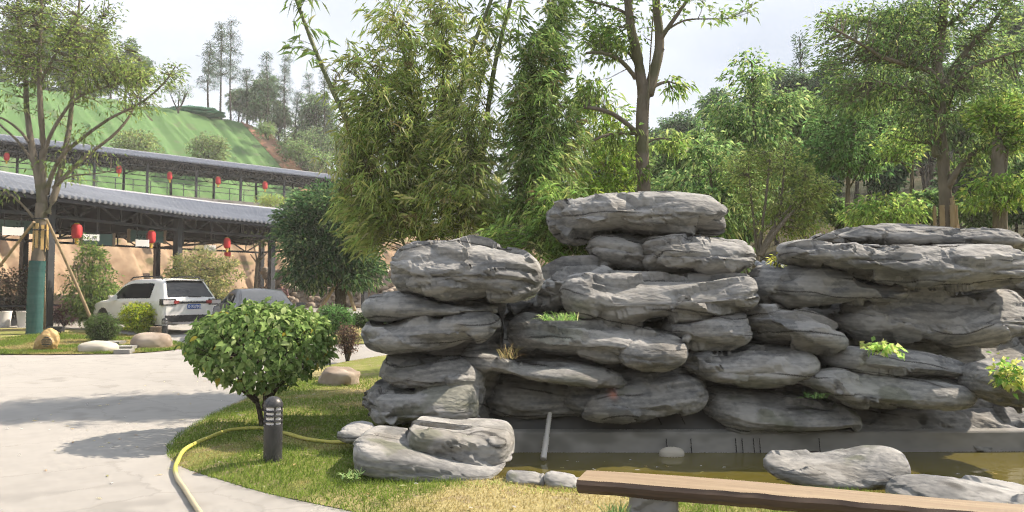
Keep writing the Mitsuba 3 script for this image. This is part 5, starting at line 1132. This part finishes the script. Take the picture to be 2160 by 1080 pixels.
t_ = at(86, 462, YL); [part(lt, 'tie', lathe([(.218, -.02), (.226, 0), (.218, .02)], 20, t_ - A(0, 0, q)), 'plastic_dark') for q in (0, .35)]
def pole(label, p, q, r=.05, name='prop_pole'):
    d = unit(q - p); c = curve([p, (p + q) / 2 + A(.02, 0, .02), q], 12); m = MB(); m.tube(c, np.linspace(r * .8, r * 1.1, 12), 10); one(name, label, 'prop pole', m.get(), 'wood_pole', smooth=40)
pole('wooden prop pole leaning on the left tree from the left side', at(72, 468, YL - .25), gnd(-52, 690) + A(0, -1.2, 0))
pole('wooden prop pole leaning on the left tree from the right side', at(98, 462, YL - .2), gnd(212, 697) + A(0, -.3, .02))
pole('wooden prop pole behind the trunk of the left tree', at(90, 480, YL + .25), A(*(at(95, 600, YL + 2.2)[:2]), .2))

YC = 12.6
tree('bare_limbed_tree', 'thick grey trunked tree with bare forking limbs rising behind the crowning slab', 'tree',
  [(pl([(1358, 560), (1357, 400), (1354, 300), (1356, 230), (1362, 182)], YC), .120, .108), (pl([(1356, 200), (1350, 150), (1340, 105), (1328, 40), (1322, -60)], YC, [0, 0, -.1, -.2, -.3]), .098, .06), (pl([(1366, 200), (1378, 150), (1390, 85), (1384, 20), (1380, -60)], YC, [0, 0, .1, .2, .2]), .098, .06), (pl([(1386, 95), (1402, 68), (1430, 30), (1465, -20)], YC, [.1, 0, -.1, -.2]), .045, .022),
   (pl([(1340, 165), (1322, 140), (1300, 122), (1272, 112), (1237, 112)], YC, [0, -.2, -.3, -.5, -.6]), .042, .022), (pl([(1345, 145), (1330, 115), (1300, 95), (1270, 78)], YC, [0, .2, .3, .4]), .036, .02), (pl([(1345, 285), (1322, 262), (1290, 240), (1232, 226)], YC, [0, -.2, -.3, -.4]), .045, .03), (pl([(1345, 282), (1300, 282), (1262, 292), (1245, 300)], YC, [0, -.3, -.5, -.5]), .035, .022), (pl([(1335, 45), (1310, 22), (1280, 12), (1235, 0)], YC, [0, -.2, -.3, -.4]), .03, .012), (pl([(1385, 115), (1400, 103)], YC), .03, .026), (pl([(1365, 195), (1385, 180), (1410, 172)], YC), .045, .02), (pl([(1405, 65), (1450, 42), (1500, 40), (1532, 40)], YC, [0, -.2, -.4, -.4]), .02, .008), (pl([(1368, 300), (1395, 292), (1420, 300)], YC), .022, .01), (pl([(1366, 230), (1372, 120), (1380, 0)], YC - .15), .012, .012)],
  [blob(1325, -90, YC, 90, 50, .8, 40), blob(1390, -90, YC, 80, 50, .8, 40), blob(1480, -30, YC - .2, 40, 20, .4, 12), blob(1280, 95, YC, 45, 40, .6, 46), blob(1245, 200, YC, 40, 40, .5, 26), blob(1260, 70, YC, 40, 30, .4, 14), blob(1240, 10, YC, 40, 30, .4, 10), blob(1340, 40, YC, 45, 60, .5, 12), blob(1290, 30, YC, 40, 30, .4, 6), blob(1520, 40, YC - .4, 20, 14, .2, 5), blob(1450, 10, YC, 50, 30, .4, 10), blob(1590, 15, YC - .4, 10, 14, .1, 3), blob(1430, 180, YC, 30, 25, .3, 10), blob(1390, 0, YC, 40, 30, .4, 8), blob(1300, 300, YC, 60, 40, .4, 22), blob(1420, 300, YC, 40, 30, .4, 14), blob(1350, 370, YC - .2, 16, 22, .2, 6)],
  leaf=(.12, .042), base=(.075, .11, .03), n_leaf=14, spread=.16, seed=62, tip=(.15, .19, .06), twig_r=.008)
YR = 15.5
rt = tree('spreading_tree', 'spreading tree with mossy trunk and layered limbs behind the right stack', 'tree',
  [(pl([(1990, 560), (1992, 470), (1994, 420), (1988, 330), (1982, 240), (1980, 190), (1976, 120)], YR), .142, .095), (pl([(1978, 130), (1985, 70), (1990, 0), (1995, -90)], YR), .11, .06), (pl([(1980, 190), (1960, 150), (1920, 140), (1870, 125), (1820, 95), (1760, 60)], YR, [0, -.3, -.5, -.7, -.9, -1]), .07, .02), (pl([(1980, 130), (1940, 70), (1890, 60), (1800, 40), (1730, 25)], YR, [0, .3, .4, .5, .6]), .06, .018), (pl([(1985, 240), (2015, 140), (2045, 100), (2090, 50), (2140, -20)], YR, [0, .2, .2, 0, -.2]), .09, .03), (pl([(2000, 220), (2040, 150), (2110, 120), (2180, 100)], YR, [0, -.4, -.6, -.8]), .05, .02),
   (pl([(1985, 240), (1940, 190), (1890, 180), (1850, 172)], YR, [0, -.4, -.7, -.9]), .045, .02), (pl([(1990, 225), (1950, 215), (1880, 210), (1820, 225)], YR, [0, .5, .7, .9]), .04, .02), (pl([(1998, 400), (2020, 360), (2050, 325), (2090, 310)], YR, [0, -.2, -.3, -.4]), .08, .03), (pl([(1978, 330), (1972, 315), (1970, 306)], YR - .1), .08, .07), (pl([(1985, 60), (2040, 20), (2100, -40)], YR, [0, -.3, -.5]), .05, .02)],
  [blob(2000, -90, YR, 130, 60, 1.3, 80), blob(2120, -50, YR, 60, 40, 1.0, 40), blob(1780, 45, YR, 60, 30, .8, 50), blob(1860, 55, YR, 80, 40, 1.2, 90), blob(1950, 30, YR, 80, 45, 1.2, 90), blob(1830, 115, YR, 90, 35, 1.2, 80), blob(1910, 110, YR, 80, 40, 1.2, 70), blob(2060, 40, YR, 90, 60, 1.2, 110), blob(2130, 120, YR, 60, 70, 1.2, 70), blob(1880, 195, YR, 100, 35, 1.2, 90), blob(1790, 200, YR - .5, 60, 50, .9, 60), blob(2040, 190, YR, 70, 50, 1.0, 60), blob(2080, 320, YR - .3, 70, 45, .7, 60), blob(1940, 260, YR, 70, 40, .8, 50), blob(1750, 120, YR, 40, 50, .6, 26), blob(2130, 220, YR, 50, 60, .9, 46)],
  leaf=(.12, .04), base=(.062, .095, .034), n_leaf=12, spread=.26, seed=63, tip=(.15, .20, .06), tipf=.2, twig_r=.011)
for i, a in enumerate(np.linspace(.4, 6.6, 8)[:-1]):
    q = at(1994, 460, YR) + A(math.cos(a) * .21, math.sin(a) * .21, 0)
    m = MB(); m.beam(q + A(0, 0, .25), q + A(0, 0, -.7), .09, .03, up=(math.cos(a), math.sin(a), 0)); part(rt, 'splint', m.get(), 'wood_pole')
pole('pale prop pole on the right of the spreading mossy tree', at(2006, 418, YR - .1), A(*(at(2038, 500, YR - .3)[:2]), float(H(*at(2038, 500, YR - .3)[:2]))), .04)
pole('second prop pole behind the pale one of the spreading mossy tree', at(2008, 414, YR + .2), A(*(at(2046, 500, YR + .5)[:2]), float(H(*at(2046, 500, YR + .5)[:2]))), .04)
tree('topped_tree', 'stout trunk with a leafy topped head near the right edge', 'tree', [(pl([(2112, 560), (2110, 470), (2106, 380), (2108, 300)], 14.6), .135, .125), (pl([(2120, 560), (2121, 470), (2122, 380), (2127, 300), (2130, 260)], 14.5), .02, .014), (pl([(2108, 310), (2100, 270), (2080, 240)], 14.6), .06, .03), (pl([(2108, 310), (2125, 260), (2145, 220)], 14.6), .06, .03)],
  [blob(2110, 240, 14.6, 60, 45, .6, 70), blob(2150, 290, 14.4, 40, 30, .5, 30), blob(2140, 400, 14.2, 50, 35, .5, 36), blob(2060, 400, 14.4, 40, 40, .4, 22)], leaf=(.14, .055), base=(.085, .13, .03), n_leaf=18, spread=.2, seed=64, tip=(.2, .24, .06), twig_r=.01)
tree('slender_tree', 'slender leaning tree with a pale thin trunk left of the spreading mossy tree', 'tree', [(pl([(1910, 560), (1915, 470), (1922, 400), (1928, 330), (1932, 260)], 16.5), .035, .018), (pl([(1925, 360), (1890, 340), (1850, 345)], 16.5), .014, .006)], [blob(1900, 300, 16.5, 60, 45, .7, 50), blob(1880, 440, 16.0, 70, 34, .6, 60), blob(1820, 450, 16.2, 40, 30, .5, 30)], leaf=(.14, .05), base=(.085, .13, .035), n_leaf=16, spread=.22, seed=65, tip=(.17, .22, .06), twig_r=.008)
tree('slender_tree', 'straight grey trunked young tree between the two upper rock stacks', 'tree', [(pl([(1784, 560), (1786, 470), (1790, 380), (1800, 280), (1806, 200)], 18.5), .075, .03), (pl([(1790, 400), (1830, 330), (1850, 290)], 18.5), .025, .01), (pl([(1792, 370), (1760, 300), (1740, 260)], 18.5), .025, .01)], [blob(1790, 250, 18.5, 80, 60, 1.2, 110), blob(1740, 320, 18.5, 60, 50, 1.0, 60), blob(1840, 330, 18.5, 60, 40, 1.0, 50)], leaf=(.15, .055), base=(.055, .095, .035), n_leaf=20, spread=.3, seed=66, twig_r=.012)
tree('multi_stem_tree', 'low fan shaped tree with slanting stems and olive leaves right of the crowning slab', 'tree',
  [(pl([(1605, 540), (1640, 470), (1680, 420), (1700, 360)], 14.2), .06, .02), (pl([(1605, 540), (1660, 460), (1720, 410), (1745, 385)], 14.0), .055, .018), (pl([(1600, 540), (1610, 460), (1620, 380), (1625, 320)], 14.3), .035, .015), (pl([(1598, 540), (1590, 460), (1580, 370)], 14.4), .03, .012), (pl([(1640, 470), (1650, 400), (1655, 330)], 14.4), .03, .012)],
  [blob(1705, 400, 14.3, 50, 45, .7, 60), blob(1640, 350, 14.5, 75, 50, .8, 66), blob(1670, 450, 14.4, 70, 50, .6, 60), blob(1600, 420, 14.6, 60, 70, .6, 40), blob(1560, 350, 14.7, 50, 50, .6, 30), blob(1700, 480, 14.3, 40, 30, .5, 26)], leaf=(.08, .032), base=(.09, .115, .035), n_leaf=24, spread=.17, seed=67, tip=(.18, .2, .07), tipf=.2, twig_r=.007)
for i, (x, y, Y, lab) in enumerate(((1590, 170, 20, 'pale leaved young tree with big drooping leaf clusters against the sky'), (1500, 330, 17, 'leafy young tree with drooping clusters just right of the bare limbed tree'))):
    tree('young_tree', lab, 'tree', [(pl([(x + 5, y + 400), (x + 8, y + 200), (x, y + 60), (x - 4, y - 40)], Y), .08, .025), (pl([(x + 6, y + 180), (x - 50, y + 90), (x - 80, y + 60)], Y), .03, .01), (pl([(x + 4, y + 140), (x + 40, y + 60), (x + 70, y + 20)], Y), .03, .01)],
      [blob(x, y, Y, 62, 55, 1.0, 30), blob(x - 60, y + 70, Y, 60, 40, 1.0, 28), blob(x + 55, y + 60, Y, 55, 40, 1.0, 26), blob(x, y + 130, Y, 90, 60, 1.2, 60), blob(x - 20, y + 220, Y, 90, 60, 1.2, 56)], leaf=(.17, .06), base=(.075, .115, .045), n_leaf=26, spread=.34, seed=70 + i, tip=(.16, .21, .08), tipf=.2, droop=.6, twig_r=.012)
tree('broadleaf_tree', 'dark dense broadleaf tree with a forked trunk between the lower pavilion and the bamboo', 'tree',
  [(pl([(718, 660), (716, 600), (705, 540), (690, 480), (670, 430)], 25.5), .20, .06), (pl([(720, 640), (735, 570), (760, 510), (780, 470)], 25.5), .14, .04), (pl([(712, 590), (680, 520), (640, 480)], 25.5), .08, .03), (pl([(716, 600), (720, 500), (715, 430)], 25.8), .1, .03)],
  [blob(640, 480, 25.5, 60, 55, 1.4, 150), blob(690, 440, 25.5, 75, 55, 1.6, 210), blob(670, 530, 25.3, 75, 55, 1.5, 190), blob(745, 500, 25.5, 60, 75, 1.5, 190), blob(750, 420, 25.8, 50, 50, 1.2, 90), blob(660, 580, 25.2, 60, 25, 1.0, 50), blob(765, 570, 25.3, 45, 35, 1.0, 50)],
  leaf=(.20, .07), base=(.028, .052, .022), n_leaf=24, spread=.38, seed=75, tip=(.09, .12, .05), tipf=.12, bark='bark_dark', twig_r=.015)
for k, (a, b, lab) in enumerate((((708, 600), (668, 662), 'dark prop pole on the left of the dark broadleaf tree'), ((728, 600), (748, 655), 'dark prop pole on the right of the dark broadleaf tree'))):
    pole(lab, at(*a, 25.3), at(*b, 25.0), .06)
tree('bare_sapling', 'small leafless forked tree under the lower pavilion before the earth bank', 'tree', [(pl([(538, 655), (540, 600), (543, 552)], 38), .11, .08)] + [(pl([(543, 556), (x, y)], 38), .05, .02) for x, y in ((528, 536), (556, 534), (536, 520), (550, 515), (566, 530))], [blob(545, 500, 38, 30, 14, .5, 14)], leaf=(.2, .08), base=(.06, .09, .03), n_leaf=10, spread=.3, seed=76)

# ------------------------------------------------------------------ woodland
def wood_tree(px, py, Y, rx, ry, seed, base, leaf, label, n=150, nl=16, name='woodland_tree', group='woodland trees on the right hillside', trunk=.13, bark='bark_dark', droop=.25):
    rs = np.random.default_rng(seed); c = at(px, py, Y); s = Y / F; g = A(c[0] + rs.normal(0, .3), Y, float(H(c[0], Y)) - .1)
    R, h = rx * s, ry * s
    limbs = [([g, g * .5 + c * .5 + rs.normal(0, .15, 3), c + A(0, 0, h * .6)], trunk, .03)]
    for a in rs.uniform(0, 6.3, 5): t = rs.uniform(.4, .8); o = g * (1 - t) + c * t; limbs.append(([o, o + A(math.cos(a) * R * .4, math.sin(a) * R * .4, h * .25), o + A(math.cos(a) * R * .75, math.sin(a) * R * .75, h * .4)], trunk * .4, .015))
    blobs = []
    for j in range(7):
        d = ball(1, rs)[0] * .62; f_ = rs.uniform(.35, .55)
        blobs.append((c + d * A(R, R * .8, h), (R * f_, R * f_, h * f_ * .8), n // 7))
    tree(name, label, 'tree', limbs, blobs, leaf, base, nl, R * .14, bark, group, None, .1, .02, droop, .7, seed, trunk_sides=6, out=.4, max_tw=1.5, var=.3)
rs0 = np.random.default_rng(5)
far_ = [(1290, 330), (1370, 300), (1440, 250), (1500, 215), (1570, 200), (1640, 190), (1700, 170), (1760, 160), (1830, 140), (1900, 120), (1980, 100), (2060, 70), (2140, 40), (2220, 20), (1880, 60), (1960, 30)]; far_ = sorted(far_)
for i, (x, y) in enumerate(far_):
    Y = 52 + 6 * rs0.random(); wood_tree(x + rs0.normal(0, 8), y + 30 + rs0.normal(0, 8), Y, 62, 80, 100 + i, (.050, .080, .040), (.34, .13), f'dark skyline tree of the right hillside, {ORD[i]} from the left', n=200, nl=20, group='skyline trees of the right hillside', name='skyline_tree')
mid_ = sorted([(1260, 380), (1350, 350), (1440, 330), (1530, 300), (1620, 280), (1690, 250), (1770, 300), (1850, 270), (1930, 250), (2010, 280), (2090, 240), (2170, 200), (1720, 380), (1880, 370), (2030, 380), (2150, 340)])
far2_ = sorted([(1250, 400), (1330, 370), (1410, 330), (1490, 310), (1560, 290), (1640, 270), (1720, 250), (1800, 225), (1880, 200), (1960, 180), (2040, 160), (2120, 130), (2200, 110), (1680, 350), (1920, 300), (2080, 250)])
for i, (x, y) in enumerate(far2_):
    wood_tree(x + rs0.normal(0, 10), y + rs0.normal(0, 8), 43 + 4 * rs0.random(), 66, 66, 600 + i, [(.058, .088, .040), (.045, .072, .038), (.07, .10, .042)][i % 3], (.28, .11), f'hazy hillside tree in the middle of the right slope, {ORD[i]} from the left', n=190, nl=18, group='hazy trees on the right slope', name='hillside_tree')
for i, (x, y) in enumerate(mid_):
    Y = 30 + 6 * rs0.random(); dark = i % 3 == 0
    wood_tree(x + rs0.normal(0, 10), y + rs0.normal(0, 10), Y, 72, 75, 200 + i, (.035, .062, .03) if dark else (.07, .105, .035), (.30, .12), f'mid distance woodland tree behind the rockery, {ORD[i]} from the left', n=190, nl=18, group='mid distance trees behind the rockery', name='woodland_tree')
for i, (x, y, rx, ry) in enumerate(sorted([(1480, 430, 70, 60), (1350, 460, 70, 55), (1260, 470, 60, 50), (1770, 450, 60, 45), (1850, 460, 60, 40), (1950, 440, 60, 45), (2050, 450, 60, 45), (2150, 440, 60, 50), (1570, 470, 50, 50), (1440, 330, 60, 70), (1300, 400, 50, 60), (2190, 360, 60, 60)])):
    wood_tree(x, y, 19.5 + 2.5 * rs0.random(), rx, ry, 300 + i, [(.066, .10, .034), (.038, .066, .028), (.052, .085, .032)][i % 3], (.17, .07), f'leafy understorey shrub behind the rockery, {ORD[i]} from the left', n=150, nl=18, group='understorey shrubs behind the rockery', name='understorey_shrub', trunk=.05)
def conifer(px, ytop, ybase, Y, wpx, seed, label, sparse=.5, base=(.036, .056, .036), name='conifer', group=None, n=130):
    rs = np.random.default_rng(seed); t = at(px, ytop, Y); g = at(px + rs.normal(0, 4), ybase, Y); g[2] = float(H(g[0], g[1])) - .2; s = Y / F; R = wpx * s / 2
    limbs = [([g, (g + t) / 2 + A(rs.normal(0, .15), 0, 0), t], .16, .03)]
    blobs = []
    hs = np.linspace(sparse, 1, 11)
    for j, k in enumerate(hs):
        c = g * (1 - k) + t * k; r = R * (1.1 - .8 * (k - sparse) / (1 - sparse)) * rs.uniform(.55, 1.15)
        blobs.append((c + A(rs.normal(0, .12) * R, rs.normal(0, .1) * R, 0), (r, r, (t[2] - g[2]) * .05), int(n / 11 * rs.uniform(.6, 1.3))))
    tree(name, label, 'tree', limbs, blobs, (.34, .07), base, 13, .5, 'bark_dark', group, None, .1, .03, .3, .4, seed, trunk_sides=6, out=.7, max_tw=2.5, down=.15)
for i, (px, yt, yb, w, lab, sp) in enumerate([(445, 95, 250, 60, 'left stem of the group of three tall thin pines on the hill crest', .45), (468, 55, 250, 66, 'tallest middle pine of the group of three on the hill crest', .5), (488, 45, 255, 62, 'right pine of the group of three on the hill crest', .5), (562, 120, 290, 62, 'dark bushy pine right of the three tall pines', .25), (600, 125, 300, 70, 'pine with a bare pale trunk above the red earth', .3), (650, 160, 320, 64, 'left thin pine beside the leaning bamboo pole', .3), (684, 150, 330, 60, 'right thin pine beside the leaning bamboo pole', .3), (520, 150, 265, 60, 'low pine between the tall group and the bushy pine', .2), (630, 200, 330, 60, 'short pine at the end of the red earth strip', .15)]):
    conifer(px, yt, yb, 98 + 3 * (i % 3), w, 400 + i, lab, sp)
for i, (px, y, rx, ry) in enumerate(sorted([(15, 130, 50, 90), (70, 120, 45, 90), (125, 135, 45, 85), (180, 130, 45, 70), (235, 150, 40, 60), (300, 150, 34, 50), (-40, 120, 50, 90), (510, 215, 34, 40), (545, 230, 34, 45), (590, 250, 36, 50), (640, 280, 40, 50), (700, 290, 44, 60), (730, 330, 44, 60), (40, 70, 40, 80), (95, 60, 40, 80), (150, 90, 40, 70), (205, 100, 40, 60), (265, 130, 34, 55), (0, 190, 50, 50), (100, 190, 50, 45), (180, 195, 50, 40), (560, 190, 40, 60), (668, 230, 44, 60)])):
    wood_tree(px, y, 100 + 2 * (i % 4), rx, ry, 500 + i, (.055, .082, .042), (.5, .2), f'tree on the ridge behind the netted hill, {ORD[i]} from the left', n=150, nl=16, group='trees on the ridge behind the netted hill', name='ridge_tree', trunk=.2)
conifer(1688, 88, 300, 58, 50, 450, 'pointed dark conifer on the right skyline', .2, n=150)

# ------------------------------------------------------------------ grass
def grass(poly, n, h, w, seed, box, key, label, far=False):
    rs = np.random.default_rng(seed); x0, y0, x1, y1 = box
    yy = y0 + (y1 - y0) * rs.random(n * 3) ** 1.7; xx = rs.uniform(x0, x1, n * 3)
    vis = np.abs(xx / yy) < .70; xx, yy = xx[vis], yy[vis]
    ok = shapely.contains_xy(poly, xx, yy); xx, yy = xx[ok][:n], yy[ok][:n]; n = len(xx)
    z = H(xx, yy, False) + .005 + (lawn_z(xx, yy) if not far else .015)
    pa = fb(np.c_[xx * .9 + 5, yy * .9, 0 * xx], 4, 0); pa2 = fb(np.c_[xx * 2.2, yy * 2.2, 0 * xx], 3, 9)
    dryf = sstep(.49, .66, pa + .25 * (pa2 - .5) + (0 if far else .10 * sstep(7.2, 5.2, yy)))
    col = (A(.19, .275, .055)[None] * (1 - dryf[:, None]) + A(.44, .375, .18)[None] * dryf[:, None]) * np.exp(rs.normal(0, .25, (n, 1)))
    hh = h * rs.uniform(.5, 1.3, n) * (1 - .55 * dryf); a = rs.uniform(0, 6.28, n)
    d = np.stack([np.cos(a), np.sin(a), 0 * a], 1); lean = rs.normal(0, .45, (n, 2)) * hh[:, None]
    P = np.stack([xx, yy, z], 1); W = (w * rs.uniform(.6, 1.3, n))[:, None]
    V = np.stack([P - d * W / 2, P + d * W / 2, P + np.c_[lean, hh]], 1).reshape(-1, 3)
    struct(key, (V, np.arange(3 * n).reshape(-1, 3)), 'leaf', color=np.repeat(np.clip(col, .01, .6), 3, 0), label=label, kind='stuff')
grass(lawn_poly.buffer(.03), 150000, .048, .007, 1, (-4.5, 4.0, 6.5, 13.0), 'grass', 'short patchy grass of the lawn round the rockery')
grass(strip, 30000, .06, .025, 2, (-14.5, 17.0, -6.5, 24.0), 'grass', 'short grass of the strip across the drive', far=True)
rs = np.random.default_rng(12)
n = 700; xx, yy = rs.uniform(-6, 4, n), rs.uniform(4.2, 13, n); vis = (np.abs(xx / yy) < .7) & ~shapely.contains_xy(pond.buffer(.1), xx, yy) & (shapely.contains_xy(lawn_poly, xx, yy) | (rs.random(n) < .4)); xx, yy = xx[vis], yy[vis]
inl = shapely.contains_xy(lawn_poly, xx, yy)
zz = H(xx, yy, False) + np.where(inl, .005 + lawn_z(xx, yy) + .02, .006)
v, f, c = leaves(np.c_[xx, yy, zz], np.c_[rs.normal(size=(len(xx), 2)), np.zeros(len(xx))], rs.uniform(.03, .08, len(xx)), rs.uniform(.015, .03, len(xx)), leaf_colors(len(xx), (.22, .17, .09), .35, (.4, .36, .25), .3, rs), up=3, droop=0, rs=rs)
xf, yf = rs.uniform(.2, 5, 40), rs.uniform(6.6, 8.3, 40)
v2, f2, c2 = leaves(np.c_[xf, yf, np.full(40, WZ + .004)], np.c_[rs.normal(size=(40, 2)), np.zeros(40)], rs.uniform(.03, .07, 40), .02, leaf_colors(40, (.2, .16, .07), .3, (.45, .42, .3), .4, rs), up=9, droop=0, fold=.02, rs=rs)
v, f, c = np.vstack([v, v2]), np.vstack([f, f2 + len(v)]), np.vstack([c, c2])
struct('leaf_litter', (v, f), 'leaf', color=c, label='fallen dry leaves scattered on the lawn and the drive', kind='stuff')

# ------------------------------------------------------------------ air
scene['air'] = {'type': 'homogeneous', 'albedo': {'type': 'rgb', 'value': [0.95, 0.95, 0.95]}, 'sigma_t': 0.0010}
scene['haze'] = {'type': 'cube', 'to_world': T4().translate([0, 260, 24]).scale([390, 300, 28]), 'bsdf': {'type': 'null'}, 'interior': {'type': 'ref', 'id': 'air'}}
labels['haze'] = {'kind': 'stuff'}
scene['camera']['medium'] = {'type': 'ref', 'id': 'air'}
